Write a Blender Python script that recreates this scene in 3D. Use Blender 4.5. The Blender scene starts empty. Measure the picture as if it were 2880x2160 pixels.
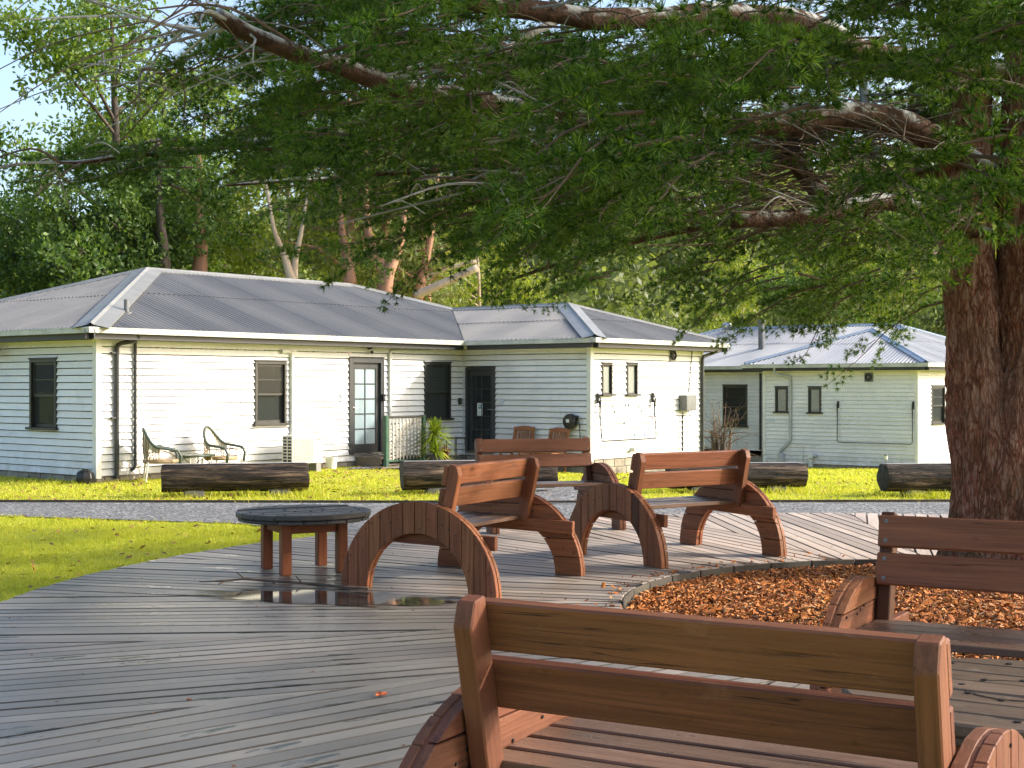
import bpy, bmesh, math, random
import numpy as np
from mathutils import Vector, Matrix, noise

random.seed(7)
rng = np.random.default_rng(11)
R = math.radians
scene = bpy.context.scene
COL = scene.collection

# ------------------------------------------------------------------ camera
F, HY, CZ = 3900.0, 1082.0, 1.72          # focal length in photo pixels, horizon row, eye height
cam_d = bpy.data.cameras.new('camera')
cam = bpy.data.objects.new('camera', cam_d)
COL.objects.link(cam)
cam.location = (0, 0, CZ)
cam.rotation_euler = (R(90), 0, 0)
cam_d.sensor_width = 36
cam_d.lens = F / 2880 * 36
cam_d.shift_y = (HY - 1080) / 2880
cam_d.clip_end = 3000
scene.camera = cam

# ------------------------------------------------------------------ world, sun, exposure
SUN_AZ = R(87)        # clockwise from +Y
SUN_EL = R(27)
world = bpy.data.worlds.new('World')
scene.world = world
world.use_nodes = True
wn = world.node_tree.nodes
wl = world.node_tree.links
bg = wn['Background']
sky = wn.new('ShaderNodeTexSky')
sky.sky_type = 'NISHITA'
sky.sun_disc = False
sky.sun_elevation = SUN_EL
sky.sun_rotation = SUN_AZ
sky.air_density = 0.9
sky.dust_density = 3.6
sky.ozone_density = 1.2
wl.new(sky.outputs[0], bg.inputs[0])
bg.inputs[1].default_value = 0.14
sun_d = bpy.data.lights.new('sun', 'SUN')
sun_d.energy = 2.0
sun_d.angle = R(2.0)
sun_d.color = (1.0, 0.95, 0.87)
sun = bpy.data.objects.new('sun', sun_d)
COL.objects.link(sun)
sdir = Vector((math.sin(SUN_AZ) * math.cos(SUN_EL), math.cos(SUN_AZ) * math.cos(SUN_EL), math.sin(SUN_EL)))
sun.rotation_euler = sdir.to_track_quat('Z', 'Y').to_euler()
scene.view_settings.view_transform = 'Standard'
scene.view_settings.look = 'None'
scene.view_settings.exposure = 1.58
scene.view_settings.gamma = 1.0
cy = scene.cycles
cy.max_bounces, cy.diffuse_bounces, cy.glossy_bounces, cy.transmission_bounces, cy.transparent_max_bounces = 5, 3, 2, 3, 6
cy.adaptive_threshold = 0.02

# ------------------------------------------------------------------ helpers: measuring
def gp(x, y, z=0.0):
    """photo pixel -> point of the horizontal plane at height z"""
    Y = F * (CZ - z) / (y - HY)
    return Vector(((x - 1440) / F * Y, Y, z))
def at(x, y, Y):
    """photo pixel -> point at depth Y"""
    return Vector(((x - 1440) / F * Y, Y, CZ + (HY - y) / F * Y))
def zg(X, Y):
    """height of the ground: level round the deck, falling away to the right and back"""
    c = min(1.0, max(0.0, (X + 3) / 8))
    return -0.042 * min(max(0.0, Y - 22), 26) * c

# ------------------------------------------------------------------ helpers: objects
def tag(o, label=None, cat=None, group=None, kind=None):
    if label: o['label'] = label
    if cat: o['category'] = cat
    if group: o['group'] = group
    if kind: o['kind'] = kind
    return o
def obj(name, me, parent=None, M=None, mat=None):
    o = bpy.data.objects.new(name, me)
    COL.objects.link(o)
    if parent is not None: o.parent = parent
    if M is not None: o.matrix_basis = M
    if mat is not None and me is not None and not me.materials:
        me.materials.append(mat)
    return o
def empty(name, loc, rz=0.0):
    o = bpy.data.objects.new(name, None)
    o.empty_display_size = 0.2
    COL.objects.link(o)
    o.location = loc
    o.rotation_euler = (0, 0, rz)
    return o
def copy_tree(o, parent=None):
    c = o.copy()
    COL.objects.link(c)
    c.parent = parent
    for ch in list(o.children):
        copy_tree(ch, c)
    return c
def T(x, y, z): return Matrix.Translation((x, y, z))
def frame(o, x, y, z):
    """matrix from origin and three axes"""
    M = Matrix.Identity(4)
    for i, a in enumerate((x, y, z)):
        for j in range(3): M[j][i] = a[j]
    for j in range(3): M[j][3] = o[j]
    return M
def along(p, q, up=(0, 0, 1)):
    """frame whose X runs from p to q, Z near up, origin in the middle"""
    p, q = Vector(p), Vector(q)
    x = (q - p).normalized()
    up = Vector(up)
    if abs(x.dot(up)) > .99: up = Vector((0, 1, 0))
    y = up.cross(x).normalized()
    z = x.cross(y)
    return frame((p + q) / 2, x, y, z), (q - p).length

class MB:
    def __init__(s): s.v = []; s.f = []
    def add(s, vs, fs):
        n = len(s.v); s.v += [tuple(v) for v in vs]; s.f += [tuple(i + n for i in f) for f in fs]
        return s
    def box(s, x0, x1, y0, y1, z0, z1, M=None):
        vs = [Vector((x, y, z)) for z in (z0, z1) for y in (y0, y1) for x in (x0, x1)]
        if M is not None: vs = [M @ v for v in vs]
        return s.add(vs, [(0, 2, 3, 1), (4, 5, 7, 6), (0, 1, 5, 4), (2, 6, 7, 3), (0, 4, 6, 2), (1, 3, 7, 5)])
    def tube(s, pts, rad, n=8, caps=True):
        pts = [Vector(p) for p in pts]
        if not hasattr(rad, '__len__'): rad = [rad] * len(pts)
        ref = None; rings = []
        for i, p in enumerate(pts):
            d = (pts[min(i + 1, len(pts) - 1)] - pts[max(i - 1, 0)])
            d = d.normalized() if d.length > 1e-9 else Vector((0, 0, 1))
            if ref is None:
                ref = Vector((0, 0, 1)) if abs(d.z) < .9 else Vector((1, 0, 0))
            a = ref - d * ref.dot(d)
            if a.length < 1e-6: a = d.orthogonal()
            a.normalize(); ref = a; b = d.cross(a)
            rings.append([p + (a * math.cos(2 * math.pi * k / n) + b * math.sin(2 * math.pi * k / n)) * rad[i] for k in range(n)])
        vs = [v for r in rings for v in r]; fs = []
        for i in range(len(rings) - 1):
            for k in range(n):
                k2 = (k + 1) % n
                fs.append((i * n + k, i * n + k2, (i + 1) * n + k2, (i + 1) * n + k))
        if caps:
            fs.append(tuple(range(n - 1, -1, -1)))
            fs.append(tuple((len(rings) - 1) * n + k for k in range(n)))
        return s.add(vs, fs)
    def lathe(s, prof, n=16, M=None):
        vs = []
        for r, z in prof:
            for k in range(n):
                v = Vector((r * math.cos(2 * math.pi * k / n), r * math.sin(2 * math.pi * k / n), z))
                vs.append(M @ v if M is not None else v)
        fs = []
        for i in range(len(prof) - 1):
            for k in range(n):
                k2 = (k + 1) % n
                fs.append((i * n + k, i * n + k2, (i + 1) * n + k2, (i + 1) * n + k))
        fs.append(tuple(range(n - 1, -1, -1)))
        fs.append(tuple((len(prof) - 1) * n + k for k in range(n)))
        return s.add(vs, fs)
    def prism(s, poly, h0, h1):
        n = len(poly)
        vs = [(x, y, h0) for x, y in poly] + [(x, y, h1) for x, y in poly]
        fs = [tuple(range(n - 1, -1, -1)), tuple(range(n, 2 * n))]
        fs += [(i, (i + 1) % n, n + (i + 1) % n, n + i) for i in range(n)]
        return s.add(vs, fs)
    def mesh(s, name, mat=None, smooth=False, bevel=0.0):
        me = bpy.data.meshes.new(name)
        me.from_pydata(s.v, [], s.f)
        if bevel:
            bm = bmesh.new(); bm.from_mesh(me)
            bmesh.ops.bevel(bm, geom=list(bm.edges), offset=bevel, segments=1, affect='EDGES', clamp_overlap=True)
            bm.to_mesh(me); bm.free()
        bm = bmesh.new(); bm.from_mesh(me)
        bmesh.ops.recalc_face_normals(bm, faces=bm.faces)
        bm.to_mesh(me); bm.free()
        if smooth:
            me.polygons.foreach_set('use_smooth', [True] * len(me.polygons))
            if smooth != 'all':
                me.set_sharp_from_angle(angle=R(40))
        if mat: me.materials.append(mat)
        return me
    def build(s, name, mat, parent=None, M=None, smooth=False, bevel=0.0):
        return obj(name, s.mesh(name, mat, smooth, bevel), parent, M)

def np_mesh(name, V, Fc, mat=None, smooth=False):
    """fast mesh from numpy arrays, all faces with the same number of corners"""
    V = np.asarray(V, dtype=np.float32); Fc = np.asarray(Fc, dtype=np.int32)
    me = bpy.data.meshes.new(name)
    k = Fc.shape[1]
    me.vertices.add(len(V)); me.vertices.foreach_set('co', V.ravel())
    me.loops.add(Fc.size); me.loops.foreach_set('vertex_index', Fc.ravel())
    me.polygons.add(len(Fc)); me.polygons.foreach_set('loop_start', np.arange(len(Fc), dtype=np.int32) * k)
    if smooth: me.polygons.foreach_set('use_smooth', np.ones(len(Fc), dtype=bool))
    me.update(calc_edges=True)
    if mat: me.materials.append(mat)
    return me

_cache = {}
def plank_mesh(L, W, Th, mat, bevel=.004):
    """a board: length along local X, width along Y, thickness along Z"""
    key = (round(L, 3), round(W, 3), round(Th, 3), mat.name, bevel)
    if key not in _cache:
        _cache[key] = MB().box(-L / 2, L / 2, -W / 2, W / 2, -Th / 2, Th / 2).mesh('board', mat, bevel=bevel)
    return _cache[key]
def plank(name, p, q, W, Th, mat, parent=None, up=(0, 0, 1), bevel=.004):
    M, L = along(p, q, up)
    return obj(name, plank_mesh(L, W, Th, mat, bevel), parent, M)

# ------------------------------------------------------------------ materials
MATS = {}
class NT:
    def __init__(s, name):
        s.m = bpy.data.materials.new(name); s.m.use_nodes = True
        s.t = s.m.node_tree; s.n = s.t.nodes; s.n.clear()
        s.out = s.n.new('ShaderNodeOutputMaterial'); MATS[name] = s.m
    def new(s, typ, **kw):
        n = s.n.new('ShaderNode' + typ)
        for k, v in kw.items(): setattr(n, k, v)
        return n
    def link(s, a, b): s.t.links.new(a, b)
    def val(s, sock, v):
        if hasattr(v, 'is_output') or isinstance(v, bpy.types.NodeSocket): s.link(v, sock)
        else: sock.default_value = v
    def coord(s, kind, scale):
        if kind == 'World': src = s.new('NewGeometry').outputs['Position']
        else: src = s.new('TexCoord').outputs[kind]
        mp = s.new('Mapping'); s.link(src, mp.inputs[0]); mp.inputs['Scale'].default_value = scale
        return mp.outputs[0]
    def noise(s, vec, scale=5, detail=6, rough=.6, dist=0.0, w=None):
        n = s.new('TexNoise')
        if w is not None:
            n.noise_dimensions = '4D'; s.val(n.inputs['W'], w)
        s.link(vec, n.inputs['Vector'])
        n.inputs['Scale'].default_value = scale; n.inputs['Detail'].default_value = detail
        n.inputs['Roughness'].default_value = rough; n.inputs['Distortion'].default_value = dist
        return n.outputs[0]
    def ramp(s, fac, stops):
        r = s.new('ValToRGB'); s.link(fac, r.inputs[0])
        el = r.color_ramp.elements
        while len(el) < len(stops): el.new(.5)
        for e, (p, c) in zip(el, stops):
            e.position = p; e.color = c if len(c) == 4 else (*c, 1)
        return r.outputs[0]
    def map(s, fac, a, b, c, d):
        n = s.new('MapRange'); s.val(n.inputs[0], fac)
        for i, v in enumerate((a, b, c, d)): s.val(n.inputs[i + 1], v)
        return n.outputs[0]
    def math(s, op, a, b=0.0):
        n = s.new('Math', operation=op); s.val(n.inputs[0], a); s.val(n.inputs[1], b); return n.outputs[0]
    def mix(s, fac, a, b, typ='MIX'):
        n = s.new('Mix', data_type='RGBA', blend_type=typ)
        s.val(n.inputs[0], fac)
        for i, v in ((6, a), (7, b)):
            if isinstance(v, bpy.types.NodeSocket): s.link(v, n.inputs[i])
            else: n.inputs[i].default_value = v if len(v) == 4 else (*v, 1)
        return n.outputs[2]
    def rand(s): return s.new('ObjectInfo').outputs['Random']
    def bump(s, h, strength, dist=.01):
        b = s.new('Bump'); s.link(h, b.inputs['Height']); b.inputs['Strength'].default_value = strength
        b.inputs['Distance'].default_value = dist; return b.outputs[0]
    def principled(s, col, rough=.6, spec=.5, metal=0.0, normal=None, **kw):
        p = s.new('BsdfPrincipled')
        if isinstance(col, bpy.types.NodeSocket): s.link(col, p.inputs['Base Color'])
        else: p.inputs['Base Color'].default_value = (*col, 1)
        s.val(p.inputs['Roughness'], rough); s.val(p.inputs['Specular IOR Level'], spec); s.val(p.inputs['Metallic'], metal)
        if normal is not None: s.link(normal, p.inputs['Normal'])
        for k, v in kw.items(): s.val(p.inputs[k], v)
        return p
    def done(s, p, sock=0):
        s.link(p.outputs[sock], s.out.inputs[0]); return s.m

def simple(name, c1, c2=None, scale=(6, 6, 6), coord='Object', rough=.6, spec=.4, metal=0.0, bump=0.0, rand=0.0, detail=5, lo=.35, hi=.65):
    t = NT(name); c2 = c2 or tuple(x * .75 for x in c1)
    v = t.coord(coord, scale); n = t.noise(v, 1.0, detail)
    col = t.ramp(n, [(lo, c2), (hi, c1)])
    if rand:
        f = t.map(t.rand(), 0, 1, 1 - rand, 1 + rand)
        hsv = t.new('HueSaturation'); t.link(col, hsv.inputs['Color']); t.link(f, hsv.inputs['Value']); col = hsv.outputs[0]
    nm = t.bump(n, bump) if bump else None
    return t.done(t.principled(col, rough, spec, metal, nm))

def wood(name, base, dark, rough=.5, rand=.25, black=0.0, grain=1.0, spec=.25, wear=(.30, .24, .19)):
    """stained sawn timber; grain runs along the local X of each board"""
    t = NT(name); rd = t.rand()
    w1 = t.math('MULTIPLY', rd, 37.0); w2 = t.math('MULTIPLY', rd, 91.0); w3 = t.math('MULTIPLY', rd, 53.0)
    n1 = t.noise(t.coord('Object', (2.2, 70, 70)), 1.0 * grain, 7, .62, .5, w1)          # fine grain
    nb = t.noise(t.coord('Object', (1.1, 17, 17)), 1.0, 4, .55, 1.2, w3)                 # broad figure
    n2 = t.noise(t.coord('Object', (.9, 4, 4)), 1.3, 3, .5, 0, w2)
    n3 = t.noise(t.coord('Object', (3, 5, 5)), 2.2, 7, .7, 0, w3)
    col = t.ramp(n1, [(.30, dark), (.58, base)])
    col = t.mix(t.map(nb, .38, .62, 0, .55), col, tuple(d * .5 + b * .35 for d, b in zip(dark, base)))
    col = t.mix(t.map(n2, .40, .72, 0, .6), col, tuple(x * .55 for x in base))
    col = t.mix(t.map(n3, .58, .72, 0, .6), col, wear)
    col = t.mix(t.map(n3, .28, .40, .6, 0), col, tuple(x * .35 for x in dark))
    # rare knots, and long drying cracks
    kn = t.new('TexVoronoi', voronoi_dimensions='4D'); t.link(t.coord('Object', (1.1, 3.6, 3.6)), kn.inputs['Vector']); kn.inputs['Scale'].default_value = 1.9; t.link(w2, kn.inputs['W'])
    col = t.mix(t.map(kn.outputs['Distance'], .10, .16, .85, 0), col, tuple(x * .22 for x in dark))
    cr = t.noise(t.coord('Object', (.7, 40, 40)), 1.0, 2, .5, .3, w2)
    crack = t.map(t.math('ABSOLUTE', t.math('SUBTRACT', cr, .5)), .004, .012, 1, 0)
    crack = t.math('MULTIPLY', crack, t.map(n2, .5, .6, 0, 1))
    col = t.mix(t.math('MULTIPLY', crack, .8), col, tuple(x * .15 for x in dark))
    hsv = t.new('HueSaturation'); t.link(col, hsv.inputs['Color'])
    f = t.map(rd, 0, 1, 1 - rand, 1 + rand)
    if black: f = t.math('MULTIPLY', f, t.map(t.math('FRACT', t.math('MULTIPLY', rd, 17.31)), black, black + .02, .35, 1))
    t.link(f, hsv.inputs['Value'])
    t.link(t.map(t.math('FRACT', t.math('MULTIPLY', rd, 7.7)), 0, 1, .493, .503), hsv.inputs['Hue'])
    h = t.math('ADD', n1, t.math('MULTIPLY', crack, -1.5))
    return t.done(t.principled(hsv.outputs[0], t.map(n3, .3, .7, rough - .10, rough + .22), spec, 0, t.bump(h, .45, .004)))

def leafmat(name, cols, transl=.35, rough=.5, spec=.3, patch=.55, own=.55):
    """foliage: colour varies leaf by leaf and in big patches, light shines through"""
    t = NT(name)
    g = t.new('NewGeometry')
    mp = t.new('Mapping'); t.link(g.outputs['Position'], mp.inputs[0])
    n = t.noise(mp.outputs[0], patch, 4, .65)
    f = t.math('ADD', t.math('MULTIPLY', g.outputs['Random Per Island'], own), t.math('MULTIPLY', n, 1.15 - own))
    k = len(cols)
    col = t.ramp(f, [(.18 + .64 * i / max(1, k - 1), c) for i, c in enumerate(cols)])
    p = t.principled(col, rough, spec)
    tr = t.new('BsdfTranslucent')
    t.link(t.mix(1.0, col, (1.5, 1.6, .7, 1), 'MULTIPLY'), tr.inputs[0])
    mx = t.new('MixShader'); mx.inputs[0].default_value = transl
    t.link(p.outputs[0], mx.inputs[1]); t.link(tr.outputs[0], mx.inputs[2])
    return t.done(mx)

def glassmat(name, tint, opacity, rough=.03):
    """window glass: reflects the garden, shows a tinted view of the room"""
    t = NT(name)
    tr = t.new('BsdfTransparent'); tr.inputs[0].default_value = (*tint, 1)
    p = t.principled(tuple(x * .2 for x in tint), rough, .6)
    fr = t.new('Fresnel'); fr.inputs[0].default_value = 1.5
    mx = t.new('MixShader'); t.link(t.map(fr.outputs[0], 0, 1, opacity, 1), mx.inputs[0])
    t.link(tr.outputs[0], mx.inputs[1]); t.link(p.outputs[0], mx.inputs[2])
    return t.done(mx)

# painted weatherboard: off-white with faint grime and mildew
t = NT('white_paint')
w = t.coord('World', (1, 1, 1)); n = t.noise(w, 1.6, 6, .65); n2 = t.noise(t.coord('World', (3, 3, .6)), 4, 4)
col = t.ramp(n, [(.3, (.63, .625, .61)), (.55, (.72, .715, .70))])
col = t.mix(t.map(n2, .56, .75, 0, .3), col, (.42, .43, .38))
zz = t.new('SeparateXYZ'); t.link(t.new('NewGeometry').outputs['Position'], zz.inputs[0])
sp = t.math('MULTIPLY', t.map(t.math('ADD', zz.outputs[2], t.map(zz.outputs[1], 39.5, 41, 0, .86)), .05, .55, .6, 0), t.map(t.noise(t.coord('World', (1, 1, 1)), 5, 5, .7), .38, .62, 0, 1))
col = t.mix(sp, col, (.40, .36, .28))          # splashed soil near the ground
hs = t.new('HueSaturation'); t.link(col, hs.inputs['Color']); t.link(t.map(t.rand(), 0, 1, .93, 1.03), hs.inputs['Value'])
t.done(t.principled(hs.outputs[0], .45, .4, 0, t.bump(t.noise(t.coord('World', (8, 8, 60)), 2, 3), .06)))
simple('trim_white', (.68, .68, .66), (.6, .6, .57), (2, 2, 2), 'World', .4)
simple('gutter_white', (.50, .50, .45), (.36, .36, .31), (3, 3, 3), 'World', .4)
simple('fascia_grey', (.028, .029, .029), (.02, .021, .021), (2, 2, 2), 'World', .45)
simple('frame_dark', (.036, .036, .033), (.02, .02, .018), (4, 4, 4), 'World', .4, .4)
simple('door_grey', (.045, .048, .05), (.032, .034, .036), (3, 3, 3), 'World', .35, .5)
simple('soffit', (.72, .70, .58), (.60, .58, .46), (2, 2, 2), 'World', .6)
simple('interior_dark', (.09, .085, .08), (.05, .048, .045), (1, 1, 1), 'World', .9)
simple('blind', (.42, .46, .46), (.33, .36, .36), (1, 1, 8), 'World', .8)
simple('curtain', (.30, .25, .18), (.16, .14, .11), (14, 14, .6), 'World', .9)
simple('frosted', (.34, .42, .44), (.26, .33, .35), (2, 2, 1.2), 'World', .12, .6)
simple('obscure_glass', (.25, .27, .25), (.16, .175, .165), (26, 26, 26), 'World', .25, .6, bump=.25)
simple('flyscreen', (.06, .06, .057), (.045, .045, .043), (90, 90, 90), 'World', .5)
glassmat('pane_glass', (.55, .6, .6), .18)
# plinth of dressed stone and render
t = NT('plinth_stone')
v = t.coord('World', (1, 1, 1)); n = t.noise(v, 2.5, 8, .7)
col = t.ramp(n, [(.3, (.13, .11, .085)), (.5, (.27, .24, .19)), (.72, (.36, .33, .28))])
t.done(t.principled(col, .85, .2, 0, t.bump(n, .5, .03)))
# galvanised corrugated iron, weathered
def iron(name, base, dark, rough):
    t = NT(name); w = t.coord('World', (1, 1, 1)); n = t.noise(w, .8, 6, .7)
    n2 = t.noise(t.coord('World', (9, 9, 9)), 1, 4); rd = t.rand()
    col = t.ramp(n, [(.3, dark), (.68, base)])
    col = t.mix(t.map(n2, .6, .75, 0, .4), col, tuple(x * .7 for x in dark))
    hs = t.new('HueSaturation'); t.link(col, hs.inputs['Color']); t.link(t.map(rd, 0, 1, .93, 1.06), hs.inputs['Value'])
    return t.done(t.principled(hs.outputs[0], t.map(n, .3, .7, rough, rough + .14), .4, .2))
iron('roof_iron', (.205, .20, .19), (.168, .164, .157), .5)
iron('roof_iron_pale', (.41, .41, .405), (.34, .34, .34), .45)
simple('flashing', (.30, .295, .27), (.24, .235, .215), (2, 2, 2), 'World', .45, .5, .35)
simple('flashing_blue', (.34, .40, .46), (.24, .29, .35), (2, 2, 2), 'World', .45, .5, .3)
simple('pipe_dark', (.05, .051, .05), (.035, .035, .035), (5, 5, 5), 'World', .4)
simple('pipe_white', (.68, .68, .62), (.56, .56, .5), (5, 5, 5), 'World', .4)
simple('pipe_grey', (.42, .44, .45), (.33, .35, .36), (5, 5, 5), 'World', .4)
simple('black_plastic', (.012, .012, .013), (.008, .008, .008), (9, 9, 9), 'Object', .35)
simple('grey_metal', (.16, .165, .165), (.11, .115, .115), (5, 5, 5), 'Object', .45)
simple('steel', (.5, .5, .5), (.4, .4, .4), (9, 9, 9), 'Object', .25, .5, .9)
simple('sign_plate', (.62, .66, .70), (.55, .59, .63), (9, 9, 9), 'Object', .3)
simple('sign_print', (.30, .34, .40), (.26, .30, .36), (9, 9, 9), 'Object', .5)
simple('paper', (.80, .82, .80), (.74, .76, .74), (9, 9, 9), 'Object', .6)
simple('teal_print', (.02, .16, .22), (.015, .12, .17), (9, 9, 9), 'Object', .6)
simple('red_print', (.5, .06, .05), (.4, .05, .04), (9, 9, 9), 'Object', .6)
simple('ac_white', (.66, .65, .60), (.56, .55, .5), (5, 5, 5), 'Object', .4)
simple('ac_grille', (.30, .30, .27), (.24, .24, .21), (5, 5, 5), 'Object', .5)
simple('cane', (.34, .24, .13), (.20, .14, .075), (30, 30, 30), 'Object', .55, bump=.3, rand=.1)
simple('cane_white', (.62, .58, .48), (.46, .42, .33), (30, 30, 30), 'Object', .55, bump=.3)
simple('cane_rim', (.085, .105, .085), (.05, .065, .052), (60, 60, 60), 'Object', .5, bump=.4)
simple('green_post', (.035, .11, .06), (.02, .06, .035), (3, 3, 12), 'Object', .6)
simple('pot', (.09, .085, .08), (.06, .055, .05), (9, 9, 9), 'Object', .6)
simple('bucket', (.70, .70, .68), (.62, .62, .6), (9, 9, 9), 'Object', .4)
simple('concrete', (.30, .29, .27), (.20, .19, .18), (3, 3, 3), 'World', .85, bump=.3)
wood('teak', (.36, .15, .055), (.22, .085, .035), .5, .12, wear=(.4, .22, .12))
wood('rim_timber', (.40, .32, .22), (.22, .17, .12), .7, .15)
wood('grey_timber', (.20, .165, .12), (.10, .085, .06), .7, .2)
wood('lattice_timber', (.55, .52, .44), (.34, .31, .25), .7, .2, wear=(.45, .43, .38))
wood('bench_wood', (.30, .112, .044), (.115, .040, .017), .52, .20, .04, wear=(.24, .125, .066))
wood('seat_wood', (.17, .10, .066), (.08, .047, .032), .30, .2, wear=(.24, .19, .16))
wood('bench_wood_dull', (.195, .076, .038), (.085, .031, .016), .52, .12, wear=(.22, .115, .065))
wood('leg_wood', (.25, .078, .03), (.12, .035, .015), .45, .15, wear=(.33, .18, .1))
wood('table_black', (.075, .07, .066), (.035, .033, .032), .38, .3, wear=(.12, .115, .11))
wood('table_brown', (.15, .105, .07), (.07, .05, .035), .45, .2, wear=(.26, .22, .18))
simple('nail', (.05, .04, .035), (.02, .018, .016), (9, 9, 9), 'Object', .5, .5, .6)
simple('screw', (.20, .185, .16), (.12, .11, .1), (60, 60, 60), 'Object', .5, .5, .6)
# deck: weathered hardwood, partly soaked by rain
t = NT('deck_wood')
rd = t.rand(); v = t.coord('Object', (2.0, 75, 75)); n1 = t.noise(v, 1, 8, .65, .4, t.math('MULTIPLY', rd, 61.0))
wv = t.coord('World', (1, 1, 1)); nb = t.noise(wv, .55, 4, .55); nm_ = t.noise(t.coord('Object', (.8, 2.6, 1)), 1.4, 5, .6, .5, t.math('MULTIPLY', rd, 3.0))
sx = t.new('SeparateXYZ'); t.link(t.new('NewGeometry').outputs['Position'], sx.inputs[0])
# wetter and darker towards the left foreground
side = t.map(t.math('ADD', t.math('MULTIPLY', sx.outputs[0], .8), t.math('MULTIPLY', sx.outputs[1], .42)), 2.6, 6.4, 1, 0)
wet = t.math('ADD', t.math('MULTIPLY', nb, .7), t.math('ADD', t.math('MULTIPLY', nm_, .75), t.math('MULTIPLY', side, .42)))
wetf = t.map(wet, .74, 1.10, 0, 1)
dry = t.ramp(n1, [(.25, (.27, .20, .155)), (.6, (.47, .385, .32))])
dry = t.mix(t.map(nb, .35, .65, 0, .5), dry, (.38, .30, .24))
wetc = t.ramp(n1, [(.25, (.15, .128, .102)), (.65, (.26, .226, .184))])
col = t.mix(wetf, dry, wetc)
soak = t.noise(t.coord('Object', (1.0, 5.0, 1)), 1.5, 4, .55, .3, t.math('MULTIPLY', t.math('FLOOR', t.math('MULTIPLY', rd, 3.0)), 5.0))
soakf = t.math('MULTIPLY', t.map(soak, .60, .66, 0, 1), t.map(side, .2, .7, 0, 1))      # standing damp
col = t.mix(soakf, col, (.06, .056, .048))
moss = t.noise(wv, 2.3, 5, .7); col = t.mix(t.map(moss, .62, .78, 0, .35), col, (.10, .105, .045))
hs = t.new('HueSaturation'); t.link(col, hs.inputs['Color']); ob = t.new('SeparateXYZ'); t.link(t.new('TexCoord').outputs['Object'], ob.inputs[0])
edge = t.map(t.math('ADD', t.math('ABSOLUTE', ob.outputs[1]), t.math('MULTIPLY', n1, .014)), .060, .071, 1, .25)   # grime along the joints
t.link(t.math('MULTIPLY', edge, t.map(rd, 0, 1, .68, 1.2)), hs.inputs['Value'])
ro = t.math('MULTIPLY', t.math('ADD', t.map(wetf, 0, 1, .62, .34), t.map(n1, .3, .7, -.06, .09)), t.map(soakf, 0, 1, 1, .4))
t.done(t.principled(hs.outputs[0], ro, t.map(wetf, 0, 1, .3, .5), 0, t.bump(n1, .2, .003)))
# mossy lawn, gravel, mulch, soil
t = NT('lawn')
w = t.coord('World', (1, 1, 1)); n = t.noise(w, .9, 8, .7); n2 = t.noise(w, 28, 4, .7); n3 = t.noise(w, 5, 6, .7)
col = t.ramp(n, [(.3, (.26, .31, .026)), (.5, (.40, .41, .037)), (.7, (.49, .44, .07))])
col = t.mix(t.map(n2, .4, .7, 0, .45), col, (.20, .22, .02))
col = t.mix(t.map(n3, .60, .74, 0, .6), col, (.20, .135, .045))
t.done(t.principled(col, .9, .15, 0, t.bump(n2, .9, .03)))
leafmat('grass_blade', [(.25, .30, .024), (.41, .42, .034), (.54, .48, .075)], .35, .6)
t = NT('gravel')
w = t.coord('World', (1, 1, 1)); vo = t.new('TexVoronoi'); t.link(w, vo.inputs['Vector']); vo.inputs['Scale'].default_value = 24
n = t.noise(w, 1.2, 5); hs = t.new('HueSaturation')
col = t.ramp(vo.outputs['Color'], [(.1, (.06, .06, .06)), (.55, (.15, .148, .144)), (.95, (.36, .355, .34))])
col = t.mix(t.map(n, .4, .7, 0, .5), col, (.115, .11, .105))
t.done(t.principled(col, .75, .35, 0, t.bump(vo.outputs['Distance'], .8, .02)))
simple('soil', (.07, .038, .018), (.03, .018, .01), (9, 9, 9), 'World', .9, .2, bump=.8)
t = NT('mulch_chip')
g = t.new('NewGeometry'); n = t.noise(t.coord('World', (1, 1, 1)), 1.1, 4)
f = t.math('ADD', t.math('MULTIPLY', g.outputs['Random Per Island'], .75), t.math('MULTIPLY', n, .35))
col = t.ramp(f, [(.12, (.035, .016, .008)), (.28, (.17, .052, .014)), (.48, (.38, .112, .022)), (.74, (.50, .175, .036)), (.97, (.50, .30, .16))])
t.done(t.principled(col, .7, .25))
simple('dark_void', (.012, .011, .010), (.008, .008, .007), (4, 4, 4), 'World', .9)
simple('retaining', (.085, .07, .05), (.045, .038, .028), (4, 4, 9), 'World', .8)
simple('edging', (.11, .085, .055), (.05, .04, .028), (6, 6, 6), 'World', .8)
t = NT('puddle_water')      # a film of rain: mirror in the middle, breaking up over the boards at its rim
ox = t.new('SeparateXYZ'); t.link(t.new('TexCoord').outputs['Object'], ox.inputs[0])
rr_ = t.math('SQRT', t.math('ADD', t.math('POWER', t.math('DIVIDE', ox.outputs[0], 1.75), 2.0), t.math('POWER', t.math('DIVIDE', ox.outputs[1], .62), 2.0)))
pn = t.noise(t.coord('Object', (1.6, 7, 1)), 1.6, 5, .6); rim_ = t.map(t.math('ADD', rr_, t.math('MULTIPLY', pn, 1.1)), .98, 1.14, 1, 0)
mx = t.new('MixShader'); t.link(rim_, mx.inputs[0]); tr = t.new('BsdfTransparent'); t.link(tr.outputs[0], mx.inputs[1])
t.link(t.principled((.03, .029, .026), .03, .5).outputs[0], mx.inputs[2]); t.done(mx)
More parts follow.
